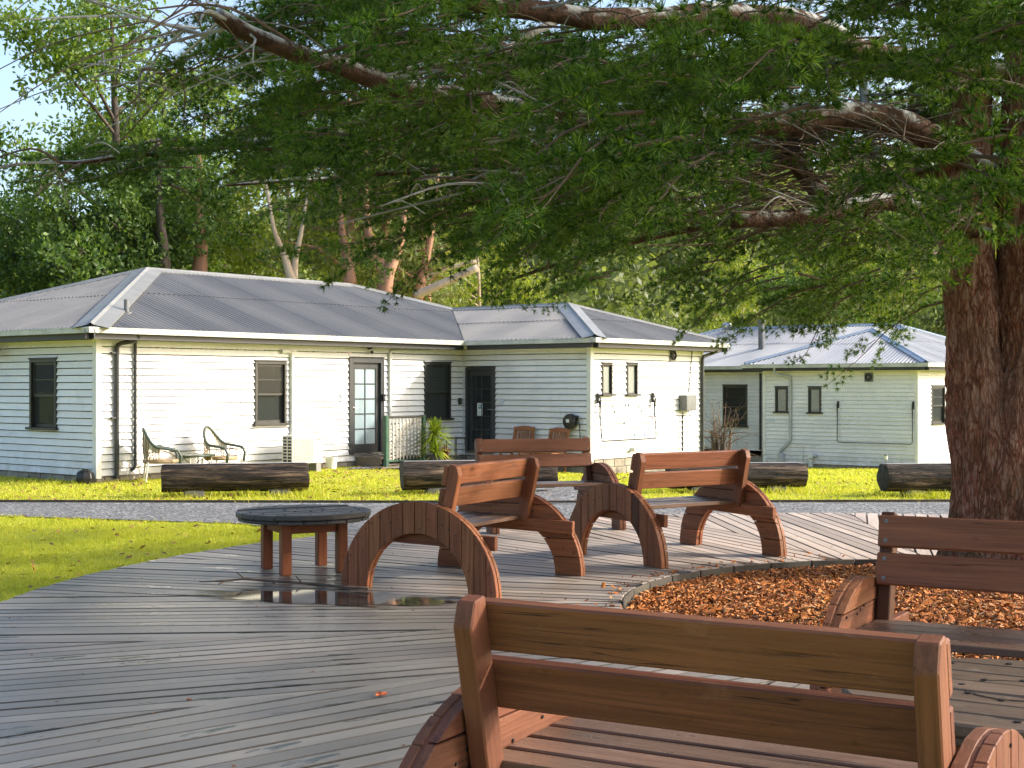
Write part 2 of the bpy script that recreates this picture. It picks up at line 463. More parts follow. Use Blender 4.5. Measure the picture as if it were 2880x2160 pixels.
# charred, split log
t = NT('log_bark')
rd = t.rand(); v = t.coord('Object', (1.1, 13, 13)); n = t.noise(v, 1, 9, .7, .8, t.math('MULTIPLY', rd, 41.0)); v2 = t.coord('Object', (2, 2, 2)); n2 = t.noise(v2, 1.4, 4, .6, 0, t.math('MULTIPLY', rd, 23.0))
col = t.ramp(n, [(.38, (.008, .0065, .006)), (.50, (.045, .030, .020)), (.60, (.17, .115, .075)), (.74, (.30, .23, .165))])
col = t.mix(t.map(n2, .45, .7, 0, .7), col, (.018, .015, .014))
ckn = t.noise(t.coord('Object', (.5, 9, 9)), 1.6, 4, .6, .6, t.math('MULTIPLY', rd, 71.0)); ck = t.map(t.math('ABSOLUTE', t.math('SUBTRACT', ckn, .5)), .008, .03, 1, 0)
col = t.mix(ck, col, (.004, .0035, .003))
t.done(t.principled(col, .75, .3, 0, t.bump(t.math('SUBTRACT', n, t.math('MULTIPLY', ck, .8)), 1.0, .035)))
simple('log_top', (.34, .32, .29), (.17, .155, .135), (1.5, 22, 22), 'Object', .6, bump=.4)
simple('log_end', (.035, .033, .034), (.015, .014, .014), (9, 9, 9), 'Object', .8, bump=.5)
# bark of the cedar
t = NT('cedar_bark')
v = t.coord('World', (1, 1, .28)); vo = t.new('TexVoronoi', feature='DISTANCE_TO_EDGE'); vo.inputs['Scale'].default_value = 33
nn = t.new('TexNoise'); t.link(v, nn.inputs['Vector']); nn.inputs['Scale'].default_value = 6
av = t.new('VectorMath', operation='MULTIPLY_ADD'); t.link(nn.outputs['Color'], av.inputs[0]); av.inputs[1].default_value = (.09, .09, .09); t.link(v, av.inputs[2])
t.link(av.outputs[0], vo.inputs['Vector'])
n = t.noise(t.coord('World', (1, 1, 1)), 1.1, 4); n2 = t.noise(t.coord('World', (1, 1, .5)), 30, 5, .7)
rv = t.noise(t.coord('World', (1, 1, .2)), 17, 3, .55, .9); ridge = t.map(t.math('ABSOLUTE', t.math('SUBTRACT', rv, .5)), 0, .11, 0, 1)
h = t.math('ADD', t.math('ADD', t.math('MULTIPLY', ridge, .55), t.math('MULTIPLY', t.map(vo.outputs['Distance'], 0, .14, 0, 1), .3)), t.math('MULTIPLY', n2, .45))
col = t.ramp(h, [(.15, (.055, .026, .018)), (.45, (.18, .070, .043)), (.80, (.29, .122, .076)), (1.0, (.35, .21, .15))])
col = t.mix(t.map(n, .52, .7, 0, .4), col, (.19, .145, .115))
sz = t.new('SeparateXYZ'); t.link(t.new('NewGeometry').outputs['Position'], sz.inputs[0])
mo = t.math('MULTIPLY', t.map(sz.outputs[2], .2, 1.5, .8, 0), t.map(t.noise(t.coord('World', (1, 1, 1)), 2.6, 4), .42, .6, 0, 1))
col = t.mix(mo, col, (.055, .065, .022))
t.done(t.principled(col, .85, .2, 0, t.bump(h, .9, .035)))
# limbs: brown with pale lichen on the upper side
t = NT('limb_bark')
w = t.coord('World', (1, 1, 1)); n = t.noise(w, 9, 6, .7); n2 = t.noise(w, 3.2, 5, .65)
nz = t.new('SeparateXYZ'); t.link(t.new('NewGeometry').outputs['Normal'], nz.inputs[0])
col = t.ramp(n, [(.3, (.025, .015, .010)), (.6, (.10, .056, .036))])
li = t.math('MULTIPLY', t.map(n2, .48, .54, 0, 1), t.map(nz.outputs[2], -.1, .5, 0, 1))
col = t.mix(li, col, (.42, .43, .40))
t.done(t.principled(col, .85, .15, 0, t.bump(n, 1.0, .05)))
simple('twig_bark', (.15, .10, .068), (.07, .045, .03), (6, 6, 6), 'World', .8)
simple('twig_lichen', (.36, .36, .34), (.15, .125, .10), (3, 3, 3), 'World', .8)
leafmat('cedar_needles', [(.006, .022, .006), (.024, .066, .011), (.068, .135, .017), (.15, .205, .025)], .36, .5, .22, 1.7, .4)  # dark-to-bright range paints clump self-shadow and lit tufts into the needles
leafmat('leaf_dark', [(.026, .055, .016), (.062, .115, .028), (.13, .19, .042)], .38)
leafmat('leaf_mid', [(.04, .085, .018), (.095, .16, .03), (.19, .25, .045)], .40)
leafmat('leaf_olive', [(.055, .075, .028), (.12, .15, .045), (.20, .22, .07)], .4)
leafmat('leaf_yellow', [(.08, .13, .02), (.19, .25, .025), (.34, .34, .03)], .4)
leafmat('yucca_leaf', [(.10, .19, .02), (.25, .32, .03), (.42, .42, .06)], .35)
leafmat('red_leaf', [(.10, .02, .02), (.20, .05, .04)], .3)
simple('gum_bark', (.40, .20, .11), (.20, .10, .06), (2, 2, .4), 'World', .7, bump=.3)
simple('gum_pale', (.50, .40, .29), (.32, .23, .15), (2, 2, .4), 'World', .7, bump=.3)
simple('dark_bark', (.10, .075, .055), (.04, .032, .026), (4, 4, .6), 'World', .85, bump=.4)
t = NT('fallen_leaf'); g = t.new('NewGeometry')
t.done(t.principled(t.ramp(g.outputs['Random Per Island'], [(.2, (.10, .04, .02)), (.6, (.24, .09, .035)), (.9, (.34, .18, .06))]), .7, .3))
simple('orange_leaf', (.55, .13, .03), (.40, .08, .02), (9, 9, 9), 'Object', .6)
simple('forest_floor', (.055, .06, .022), (.03, .03, .014), (.3, .3, .3), 'World', .95, .1)
simple('stone', (.28, .26, .23), (.16, .15, .13), (8, 8, 8), 'Object', .85, bump=.5)
simple('peg_blue', (.05, .12, .35), None, rough=.5)
simple('peg_dark', (.03, .03, .03), None, rough=.5)
simple('peg_yellow', (.5, .4, .12), None, rough=.5)
MT = MATS
# ================================================================== the setting
DC = Vector((3.5, 9.8)); DR, MR, DZ = 7.2, 2.72, 0.15      # round deck: centre, radius, mulch radius, height

def in_deck(x, y, pad=0.0): return (x - DC.x) ** 2 + (y - DC.y) ** 2 < (DR + pad) ** 2
# lawn: one sheet, finer near the camera
xs = np.unique(np.concatenate([np.linspace(-14, 20, 69), np.linspace(-300, -14, 24), np.linspace(20, 320, 24)]))
ys = np.unique(np.concatenate([np.linspace(-4, 52, 113), np.linspace(-40, -4, 8), np.linspace(52, 700, 40)]))
V = np.array([(x, y, zg(x, y) - (.02 if in_deck(x, y, -.3) else 0) + (.012 * math.sin(x * 2.1) * math.sin(y * 1.7) if not in_deck(x, y, .5) and y < 30 else 0)) for y in ys for x in xs])
nx = len(xs)
Fq = np.array([(j * nx + i, j * nx + i + 1, (j + 1) * nx + i + 1, (j + 1) * nx + i) for j in range(len(ys) - 1) for i in range(nx - 1)])
tag(obj('ground', np_mesh('ground', V, Fq, MT['lawn'], True)), 'mossy yellow-green lawn round the deck and the houses', 'lawn', kind='structure')

# wooded hillside far behind
def hill_z(x, y):
    t_ = min(1, max(0, (y - 78) / 130)); s = t_ * t_ * (3 - 2 * t_)
    return -1.2 + s * (21 + 5 * math.sin(x * .017 + 1.0) + 3 * math.sin(x * .045)) + .02 * max(0, y - 210)
xs = np.linspace(-260, 330, 60); ys = np.linspace(72, 420, 50)
V = np.array([(x, y, hill_z(x, y)) for y in ys for x in xs]); nx = len(xs)
Fq = np.array([(j * nx + i, j * nx + i + 1, (j + 1) * nx + i + 1, (j + 1) * nx + i) for j in range(len(ys) - 1) for i in range(nx - 1)])
tag(obj('hillside', np_mesh('hillside', V, Fq, MT['forest_floor'], True)), 'wooded hillside rising far behind the houses', 'hill', kind='structure')

# gravel drive between deck and far lawn
road_far = [(-60, 21.5), (-20, 20.6), (-7.4, 20.05), (0, 19.9), (6, 20.1), (14, 20.6), (40, 23)]
road_near = [(40, 16.0), (16, 16.6), (9.5, 16.0), (7, 15.6), (3.5, 16.6), (0.5, 16.0), (-1.5, 15.0), (-2.2, 15.9), (-3.3, 17.0), (-6.7, 18.05), (-20, 18.9), (-60, 19.6)]
def in_poly(x, y, P):
    c = False; j = len(P) - 1
    for i in range(len(P)):
        if (P[i][1] > y) != (P[j][1] > y) and x < (P[j][0] - P[i][0]) * (y - P[i][1]) / (P[j][1] - P[i][1]) + P[i][0]: c = not c
        j = i
    return c
ROAD = road_far + road_near
me = bpy.data.meshes.new('gravel_drive')
bm = bmesh.new()
bm.faces.new([bm.verts.new((x, y, .02)) for x, y in ROAD])
bmesh.ops.triangulate(bm, faces=bm.faces); bm.to_mesh(me); bm.free(); me.materials.append(MT['gravel'])
tag(obj('gravel_drive', me), 'grey gravel drive curving past the far edge of the deck', 'drive', kind='structure')
# narrow path from the drive to the porch of the nearer house
PATH = [(.35, 19.85), (1.75, 20.0), (1.5, 22.0), (.9, 24.2), (.0, 26.4), (-.6, 29.2), (-1.6, 30.4), (-3.0, 29.3), (-3.4, 27.9), (-2.2, 28.6), (-1.5, 27.6), (-.9, 25.6), (-.15, 23.4), (.25, 21.5)]
me = bpy.data.meshes.new('gravel_path'); bm = bmesh.new()
bm.faces.new([bm.verts.new((x, y, zg(x, y) + .028)) for x, y in PATH])
bmesh.ops.triangulate(bm, faces=bm.faces); bm.to_mesh(me); bm.free(); me.materials.append(MT['gravel'])
tag(obj('gravel_path', me), 'narrow grey path curving over the lawn to the porch', 'path', kind='structure')
# dark timber edging along the far side of the drive
mb = MB()
for a, b in zip(road_far[1:-1], road_far[2:]):
    M, L = along((a[0], a[1] + .05, .035), (b[0], b[1] + .05, .035)); mb.box(-L / 2, L / 2, -.02, .02, -.06, .018, M)
tag(mb.build('drive_edging', MT['edging']), 'low dark timber edging between the gravel drive and far lawn', 'edging', kind='structure')

# round deck of radial planks
deck = MB()
n = 120
ring = [(DC.x + DR * math.cos(2 * math.pi * i / n), DC.y + DR * math.sin(2 * math.pi * i / n)) for i in range(n)]
inner = [(DC.x + (MR + .02) * math.cos(2 * math.pi * i / n), DC.y + (MR + .02) * math.sin(2 * math.pi * i / n)) for i in range(n)]
vs = [(x, y, .085) for x, y in ring] + [(x, y, .085) for x, y in inner] + [(x, y, -.05) for x, y in ring] + [(x, y, -.05) for x, y in inner]
fs = []
for i in range(n):
    j = (i + 1) % n
    fs += [(i, j, n + j, n + i), (2 * n + i, i, j, 2 * n + j)[::-1], (3 * n + i, n + i, n + j, 3 * n + j)]
deck.add(vs, fs)
deck_o = deck.build('deck', MT['dark_void'])  # near-black sheet under the planks; its colour stands for shade in the gaps
tag(deck_o, 'round timber deck of radiating grey planks, wet in the foreground', 'deck', kind='structure')

def poly_mesh(name, poly, th, mat, bevel=.003):
    return MB().prism(poly, -th / 2, th / 2).mesh(name, mat, bevel=bevel)
def visible(x, y, z, pad=.06):
    if y < 1.2: return False
    a = (x / y * F) / 1440; b = ((z - CZ) / y * F) / 1080
    return abs(a) < 1 + pad and abs(b) < 1 + pad
NS = 20; half = math.pi / NS; PW = .142
cand = []
for k in range(NS):
    th = 2 * math.pi * k / NS + R(4)
    c, s = math.cos(th), math.sin(th)
    for j in range(-9, 10):
        w0, w1 = j * PW - PW / 2 + random.uniform(.005, .010), j * PW + PW / 2 - random.uniform(.005, .010)
        tn = math.tan(half)
        lo = lambda w: max(math.sqrt(max(0, MR * MR - w * w)), (abs(w) + .003) / tn)
        hi = lambda w: math.sqrt(max(0, DR * DR - w * w))
        wm = sum(sorted((abs(w0), abs(w1)))) / 2
        cuts = [w0, w1]
        if lo(w0) >= hi(w0) - .03 and lo(w1) >= hi(w1) - .03: continue
        if lo(w0) >= hi(w0) - .02 or lo(w1) >= hi(w1) - .02:
            wmx = DR * math.sin(half) - .004
            if abs(w0) > abs(w1): w0 = -wmx
            else: w1 = wmx
            if w1 - w0 < .02: continue
            po = [(lo(w0), w0), (hi(w0), w0), (hi(w1), w1), (lo(w1), w1)]
        else:
            po = [(lo(w0), w0), (hi(w0) + random.uniform(-.006, .012), w0), (hi(w1) + random.uniform(-.006, .012), w1), (lo(w1), w1)]
        po = [p for i, p in enumerate(po) if (Vector(p) - Vector(po[i - 1])).length > .008]
        if len(po) < 3: continue
        mid = sum(p[0] for p in po) / len(po); wmid = (w0 + w1) / 2
        vis = any(visible(DC.x + r_ * c - wmid * s, DC.y + r_ * s + wmid * c, DZ) for r_ in np.linspace(min(p[0] for p in po), max(p[0] for p in po), 14))
        cand.append((vis, k, j, th, po, mid, wmid))
rest = MB()
for vis, k, j, th, po, mid, wmid in cand:
    c, s = math.cos(th), math.sin(th)
    M = T(DC.x, DC.y, DZ - .0175 + random.uniform(-.0025, .0025)) @ Matrix.Rotation(th + random.uniform(-.0006, .0006), 4, 'Z') @ T(mid, wmid, 0)
    po2 = [(x - mid, y - wmid) for x, y in po]
    if vis:
        obj('plank', poly_mesh('plank', po2, .035, MT['deck_wood']), deck_o, M)
    else:
        q = MB().prism(po2, -.0175, .0175)
        rest.add([M @ Vector(v) for v in q.v], q.f)
if rest.v: tag(rest.build('planks_beyond', MT['deck_wood'], deck_o), kind='stuff')
# facing boards of the outer rim of the deck
for i in range(0, n, 4):
    a0, a1 = 2 * math.pi * i / n, 2 * math.pi * (i + 4) / n
    p = Vector((DC.x + (DR + .02) * math.cos(a0), DC.y + (DR + .02) * math.sin(a0), .03)); q = Vector((DC.x + (DR + .02) * math.cos(a1 - .004), DC.y + (DR + .02) * math.sin(a1 - .004), .03))
    m_ = (p + q) / 2
    if visible(m_.x, m_.y, .05, .2): plank('rim_board', p, q, .03, .19, MT['rim_timber'], deck_o)
# retaining boards round the mulch bed
nb_ = 40
for i in range(nb_):
    a0, a1 = 2 * math.pi * i / nb_, 2 * math.pi * (i + 1) / nb_
    p = Vector((DC.x + (MR - .012) * math.cos(a0), DC.y + (MR - .012) * math.sin(a0), .079)); q = Vector((DC.x + (MR - .012) * math.cos(a1 - .005), DC.y + (MR - .012) * math.sin(a1 - .005), .079))
    m_ = (p + q) / 2
    if visible(m_.x, m_.y, .1, .1): plank('retaining_board', p, q, .018, .14, MT['retaining'], deck_o)

# mulch bed under the tree
V = [(DC.x, DC.y, .11)]; 
for rr, zz in ((1.0, .12), (1.8, .10), (2.4, .085), (MR - .03, .07)):
    V += [(DC.x + rr * math.cos(2 * math.pi * i / 48), DC.y + rr * math.sin(2 * math.pi * i / 48), zz) for i in range(48)]
fs = [(0, 1 + i, 1 + (i + 1) % 48) for i in range(48)]
for k in range(3):
    fs += [(1 + k * 48 + i, 1 + (k + 1) * 48 + i, 1 + (k + 1) * 48 + (i + 1) % 48, 1 + k * 48 + (i + 1) % 48) for i in range(48)]
mo = MB().add(V, fs).build('mulch_bed', MT['soil'], smooth='all')
tag(mo, 'bed of orange-brown cones and bark inside the deck ring', 'mulch bed', kind='structure')
NCH = 56000
th = rng.uniform(0, 2 * np.pi, NCH); rr = np.sqrt(rng.uniform(0, 1, NCH)) * (MR - .05)
spill = np.arange(NCH) < 380; rr = np.where(spill, MR + np.abs(rng.normal(0, .16, NCH)), rr)
px, py = DC.x + rr * np.cos(th), DC.y + rr * np.sin(th)
keep = (py > 7.0) & (np.abs(px / py) < .42); px, py, rr = px[keep], py[keep], rr[keep]; m = len(px); spill = spill[keep]
a = rng.uniform(0, 2 * np.pi, m); ln = rng.gamma(2.2, .0055, m) + .004; wd = ln * rng.uniform(.2, .5, m); el = rng.normal(0, .35, m)
zc = np.where(spill, DZ + .006, .075 + .045 * (1 - rr / MR) + rng.uniform(0, .03, m))
dx = np.stack([np.cos(a) * np.cos(el), np.sin(a) * np.cos(el), np.sin(el)], 1); dy = np.stack([-np.sin(a), np.cos(a), rng.normal(0, .3, m)], 1)
up = np.cross(dx, dy); P = np.stack([px, py, zc], 1)
# curled chip: two quads with a raised ridge
vv = np.stack([P - dx * ln[:, None] - dy * wd[:, None], P + dx * ln[:, None] - dy * wd[:, None] * .7, P + dx * ln[:, None] * .9 + up * .008, P - dx * ln[:, None] * .9 + up * .008,
               P + dx * ln[:, None] + dy * wd[:, None], P - dx * ln[:, None] + dy * wd[:, None] * .8], 1).reshape(-1, 3)
i0 = np.arange(m)[:, None] * 6
fq = np.concatenate([i0 + np.array([[0, 1, 2, 3]]), i0 + np.array([[3, 2, 4, 5]])], 0)
tag(obj('mulch', np_mesh('mulch', vv, fq, MT['mulch_chip'])), 'loose orange bark chips and cedar cones on the bed', 'mulch', kind='stuff')

# ================================================================== houses
UV = R(51.3)
Ux, Uy = math.cos(UV), math.sin(UV)      # u runs to the right and away, v to the left and away
Vx, Vy = -Uy, Ux
class House:
    def __init__(s, name, C, z):
        s.C = C; s.root = empty(name, (C.x, C.y, z), UV); s.z = z
    def front(s, x, y, v0=0.0):
        a = (x - 1440) / F
        u = (a * (s.C.y + v0 * Vy) - s.C.x - v0 * Vx) / (Ux - a * Uy)
        Y = s.C.y + u * Uy + v0 * Vy
        return u, CZ + (HY - y) / F * Y - s.z
    def left(s, x, y, u0=0.0):
        a = (x - 1440) / F
        v = (a * (s.C.y + u0 * Uy) - s.C.x - u0 * Ux) / (Vx - a * Vy)
        Y = s.C.y + u0 * Uy + v * Vy
        return v, CZ + (HY - y) / F * Y - s.z
    def pt(s, u, v, z=0.0):
        return Vector((s.C.x + u * Ux + v * Vx, s.C.y + u * Uy + v * Vy, z + s.z))

PITCH = .127
def wall_frame(P, d, nrm):
    """local frame of a wall: X along the wall, Y outwards, Z up (origin at its start)"""
    return frame((P[0], P[1], 0), (d[0], d[1], 0), (nrm[0], nrm[1], 0), (0, 0, 1))
_bm = {}
LAP = .016
def board_mesh(L, h):
    key = (round(L, 3), round(h, 3), LAP)
    if key not in _bm:
        e = .034 - .028 * min(1, h / PITCH)
        vs = []
        for x in (0, L):
            vs += [(x, -.012, LAP + .003), (x, .034, LAP), (x, e, h), (x, -.012, h)]
        _bm[key] = MB().add(vs, [(0, 1, 2, 3), (7, 6, 5, 4), (0, 4, 5, 1), (1, 5, 6, 2), (2, 6, 7, 3), (3, 7, 4, 0)]).mesh('weatherboard', MT['white_paint'])
    return _bm[key]
def boards(root, Wm, L, z0, z1, holes, s0=0.0):
    z = z0
    while z < z1 - .01:
        zt = min(z + PITCH, z1)
        cuts = sorted([h for h in holes if h[2] < zt - .004 and h[3] > z + .004])
        s = s0; pieces = []
        for (a, b, zb, ztp) in cuts:
            if a > s: pieces.append((s, a, z, zt))
            if zb > z + .012: pieces.append((a, b, z, min(zt, zb)))
            if ztp < zt - .012: pieces.append((a, b, max(z, ztp), zt))
            s = max(s, b)
        if s < L: pieces.append((s, L, z, zt))
        for (a, b, za, zb) in pieces:
            while b - a > 4.6:      # butt joint
                c_ = a + random.uniform(1.8, 4.2); obj('weatherboard', board_mesh(c_ - a - .003, zb - za), root, Wm @ T(a, 0, za)); a = c_
            if b - a > .01: obj('weatherboard', board_mesh(b - a, zb - za), root, Wm @ T(a, random.uniform(-.0015, .0015), za))
        z = zt

def window(root, Wm, a, b, z0, z1, kind='sash', label=None):
    """a, b, z0, z1: outer edges of the casing"""
    fw = .06 if b - a > .45 else .042
    mb = MB()
    mb.box(a, a + fw, -.06, .045, z0, z1); mb.box(b - fw, b, -.06, .045, z0, z1)
    mb.box(a + fw, b - fw, -.06, .045, z1 - fw, z1); mb.box(a - .02, b + .02, -.01, .065, z1, z1 + .025)
    f = mb.build('window', MT['frame_dark'], root, Wm, bevel=.003)
    MB().box(a - .05, b + .05, -.06, .10, z0 - .045, z0).build('sill', MT['frame_dark'], f, bevel=.004)
    ia, ib, iz0, iz1 = a + fw, b - fw, z0, z1 - fw
    def pane(x0, x1, za, zb, y, m): MB().box(x0, x1, y - .003, y + .003, za, zb).build('pane', MT[m], f)
    if kind in ('sash', 'blind', 'open'):
        zm = iz0 + (iz1 - iz0) * .47; st = .045
        up = MB(); y0, y1 = -.03, .0
        up.box(ia, ia + st, y0, y1, zm, iz1).box(ib - st, ib, y0, y1, zm, iz1).box(ia + st, ib - st, y0, y1, iz1 - st, iz1).box(ia + st, ib - st, y0, y1, zm, zm + st)
        zc = (zm + st + iz1 - st) / 2
        up.box(ia + st, ib - st, y0, y1, zc - .012, zc + .012)
        up.build('upper_sash', MT['frame_dark'], f, bevel=.002)
        lo = MB(); y2, y3 = -.062, -.033
        lo.box(ia, ia + st, y2, y3, iz0, zm + st).box(ib - st, ib, y2, y3, iz0, zm + st).box(ia + st, ib - st, y2, y3, iz0, iz0 + .06).box(ia + st, ib - st, y2, y3, zm, zm + st)
        lo.build('lower_sash', MT['frame_dark'], f, bevel=.002)
        pane(ia + st, ib - st, zc + .012, iz1 - st, -.015, 'pane_glass'); pane(ia + st, ib - st, zm + st, zc - .012, -.015, 'pane_glass')
        pane(ia + st, ib - st, iz0 + .06, zm, -.047, 'pane_glass')
        if kind == 'sash': MB().box(ia + .02, ib - .02, -.072, -.066, iz0 + .02, zm + .02).build('flyscreen', MT['flyscreen'], f)
        if kind == 'blind': MB().box(ia, ib, -.10, -.09, zc, iz1).build('blind', MT['blind'], f); MB().box(ia + .02, ib - .02, -.072, -.066, iz0 + .02, zm + .02).build('flyscreen', MT['flyscreen'], f)
        if kind == 'open': MB().box(ia, ib, -.12, -.11, iz0, zm).build('blind', MT['blind'], f)
        MB().box(ia - .1, ib + .1, -.36, -.35, iz0 - .1, iz1 + .1).build('room', MT['interior_dark'], f)  # dark panel; its colour paints the unlit depth behind the panes
    else:
        st = .028
        sa = MB().box(ia, ia + st, -.03, .01, iz0, iz1).box(ib - st, ib, -.03, .01, iz0, iz1).box(ia + st, ib - st, -.03, .01, iz1 - st, iz1).box(ia + st, ib - st, -.03, .01, iz0, iz0 + st)
        sa.build('sash', MT['frame_dark'], f, bevel=.002)
        pane(ia + st, ib - st, iz0 + st, iz1 - st, -.01, 'obscure_glass')
    return f

def door(root, Wm, a, b, z0, z1, fw, handle_side, pane_mat, rows=5, backing=None):
    mb = MB()
    mb.box(a, a + fw, -.08, .05, z0, z1); mb.box(b - fw, b, -.08, .05, z0, z1); mb.box(a + fw, b - fw, -.08, .05, z1 - fw, z1)
    d = mb.build('door', MT['door_grey'], root, Wm, bevel=.003)
    ia, ib, iz1 = a + fw, b - fw, z1 - fw
    st = .105; bot = .21; top = .13
    lf = MB().box(ia + .004, ia + st, -.05, -.01, z0 + .03, iz1).box(ib - st, ib - .004, -.05, -.01, z0 + .03, iz1)
    lf.box(ia + st, ib - st, -.05, -.01, z0 + .03, z0 + bot).box(ia + st, ib - st, -.05, -.01, iz1 - top, iz1)
    gx0, gx1, gz0, gz1 = ia + st, ib - st, z0 + bot, iz1 - top
    xm = (gx0 + gx1) / 2; ph = (gz1 - gz0) / rows
    lf.box(xm - .012, xm + .012, -.045, -.015, gz0, gz1)
    for k in range(1, rows): 
        for xa, xb in ((gx0, xm - .012), (xm + .012, gx1)): lf.box(xa, xb, -.045, -.015, gz0 + k * ph - .012, gz0 + k * ph + .012)
    lf.build('door_leaf', MT['door_grey'], d, bevel=.002)
    for k in range(rows):
        for xa, xb in ((gx0, xm - .012), (xm + .012, gx1)):
            MB().box(xa, xb, -.034, -.028, gz0 + k * ph + (.012 if k else 0), gz0 + (k + 1) * ph - (.012 if k < rows - 1 else 0)).build('pane', MT[pane_mat], d)
    if backing: MB().box(gx0, gx1, -.20, -.19, gz0, gz1).build('curtain', MT[backing], d)
    MB().box(ia, ib, -.09, .055, z0 - .02, z0 + .026).build('threshold', MT['steel' if handle_side < 0 else 'grey_timber'], d)
    hx = ia + .055 if handle_side < 0 else ib - .055
    h = MB().lathe([(.022, 0), (.022, .012), (.012, .014), (.012, .045)], 10, frame((hx, -.01, z0 + .98), (1, 0, 0), (0, 0, -1), (0, 1, 0)))
    h.tube([(hx, .032, z0 + .98), (hx + (.10 if handle_side < 0 else -.10), .034, z0 + .98)], .009, 8)
    h.build('handle', MT['steel'], d, smooth=True)
    return d

def roof_slope(root, O, sd, td, z0, tan, poly, mat, plain=False):
    """corrugated sheets on one slope; s along the eave, t up the slope in plan, O the eave origin"""
    sd = Vector((*sd, 0)); td = Vector((*td, 0)); O = Vector((*O, z0))
    nrm = Vector((-td.x * tan, -td.y * tan, 1)).normalized()
    def rng_t(s):
        ts = []
        for i in range(len(poly)):
            (a, ta), (b, tb) = poly[i], poly[(i + 1) % len(poly)]
            if abs(a - b) < 1e-9: continue
            if min(a, b) - 1e-9 <= s <= max(a, b) + 1e-9: ts.append(ta + (tb - ta) * (s - a) / (b - a))
        return (min(ts), max(ts)) if ts else None
    P = lambda s, t, h: O + sd * s + td * t + Vector((0, 0, t * tan)) + nrm * h
    s_lo, s_hi = min(p[0] for p in poly), max(p[0] for p in poly)
    if plain:
        MB().add([P(s, t, .0) for s, t in poly], [tuple(range(len(poly)))]).build('roof_sheet', MT[mat], root); return
    tm = max(p[1] for p in poly); lap = tm * random.uniform(.5, .58)
    step = .125 / 8; wid = .75
    k = 0; s = s_lo
    while s < s_hi - 1e-6:
        e = min(s + wid, s_hi); nc = max(2, int(round((e - s) / step)) + 1)
        for part, (ca, cb, lift) in enumerate(((0, lap + .05, 0), (lap - .02, tm, .013))):
            vs = []; ok = []
            for i in range(nc):
                x = s + (e - s) * i / (nc - 1); r_ = rng_t(min(max(x, s_lo + 1e-4), s_hi - 1e-4))
                if r_ is None: continue
                a, b = max(r_[0], ca), min(r_[1], cb)
                if part == 0 and r_[0] < .001: a -= .05
                if b - a < .01: continue
                ph = 2 * math.pi * (x - s_lo) / .125
                am = .019 * (1 + .22 * math.sin(((x - s_lo + .03) // .125) * 12.9898)); h = am * math.cos(ph) + .022 + lift
                vs += [P(x, a, h), P(x, b, h)]
            if len(vs) >= 4:
                MB().add(vs, [(2 * i, 2 * i + 2, 2 * i + 3, 2 * i + 1) for i in range(len(vs) // 2 - 1)]).build('roof_sheet', MT[mat], root, smooth='all')
        s = e; k += 1
def cap(root, A, B, d1, d2, w, mat, roll=.022, name='hip_flashing'):
    A, B, d1, d2 = Vector(A), Vector(B), Vector(d1).normalized(), Vector(d2).normalized()
    ln = (B - A).normalized(); n1 = ln.cross(d1); n1 = n1 if n1.z > 0 else -n1; n2 = ln.cross(d2); n2 = n2 if n2.z > 0 else -n2
    up = (n1 + n2).normalized()
    pr = [d1 * w + n1 * .030, d1 * w + n1 * .058, d1 * .035 + n1 * .062, d1 * .02 + up * (.06 + roll), up * (.07 + roll), d2 * .02 + up * (.06 + roll), d2 * .035 + n2 * .062, d2 * w + n2 * .058, d2 * w + n2 * .030]
    vs = [A + p for p in pr] + [B + p for p in pr]; n = len(pr)
    MB().add(vs, [(i, i + 1, n + i + 1, n + i) for i in range(n - 1)]).build(name, MT[mat], root)
def gutter_run(root, P, Q, nrm, zt, h=.10, d=.10, fh=.14):
    """P, Q: ends of the eave line in plan; outside is along nrm"""
    P, Q, nr = Vector((*P, 0)), Vector((*Q, 0)), Vector((*nrm, 0))
    ln = (Q - P).normalized()
    prof = [(0, 0), (0, h), (.008, h), (.008, .01), (d - .012, .01), (d - .012, h - .02), (d - .022, h - .012), (d - .004, h), (d + .006, h - .012), (d, h - .03), (d, 0)]
    vs = [P + nr * (a - .0) + Vector((0, 0, zt - h + b)) for a, b in prof] + [Q + nr * a + Vector((0, 0, zt - h + b)) for a, b in prof]
    n = len(prof)
    MB().add(vs, [(i, (i + 1) % n, n + (i + 1) % n, n + i) for i in range(n)] + [tuple(range(n)), tuple(range(2 * n - 1, n - 1, -1))]).build('gutter', MT['gutter_white'], root)
    M, L = along(P + Vector((0, 0, zt - h - .052)) - nr * .012, Q + Vector((0, 0, zt - h - .052)) - nr * .012)
    MB().box(-L / 2, L / 2, -.012, .012, -.05, .13, M).build('fascia', MT['fascia_grey'], root)
def soffit(root, pts, z):
    MB().prism(pts, z, z + .012).build('soffit', MT['soffit'], root)
def pipe(root, pts, r, mat, name='downpipe'):
    """pipe through corner points with rounded bends"""
    pts = [Vector(p) for p in pts]; out = [pts[0]]
    for i in range(1, len(pts) - 1):
        a = (pts[i - 1] - pts[i]); b = (pts[i + 1] - pts[i]); k = min(r * 1.8, a.length * .45, b.length * .45)
        p0 = pts[i] + a.normalized() * k; p1 = pts[i] + b.normalized() * k
        out += [p0, (p0 + pts[i] * 2 + p1) / 4, p1]
    out.append(pts[-1])
    return MB().tube(out, r, 10).build(name, MT[mat], root, smooth=True)

# ---- the nearer house
C0 = gp(272, 1358, 0)
H = House('weatherboard_house', C0, 0.0)
tag(H.root, 'long white weatherboard house with wide-flashed hip roof and two dark glazed doors', 'house')
rt = H.root
ZB, ZT = .10, 2.60           # boards from, to
OV = .40; EZ = 2.70; TAN = math.tan(R(18.2)); GZ = 2.70
u1, _ = H.front(1299, 1290); u1 = round(u1, 3)
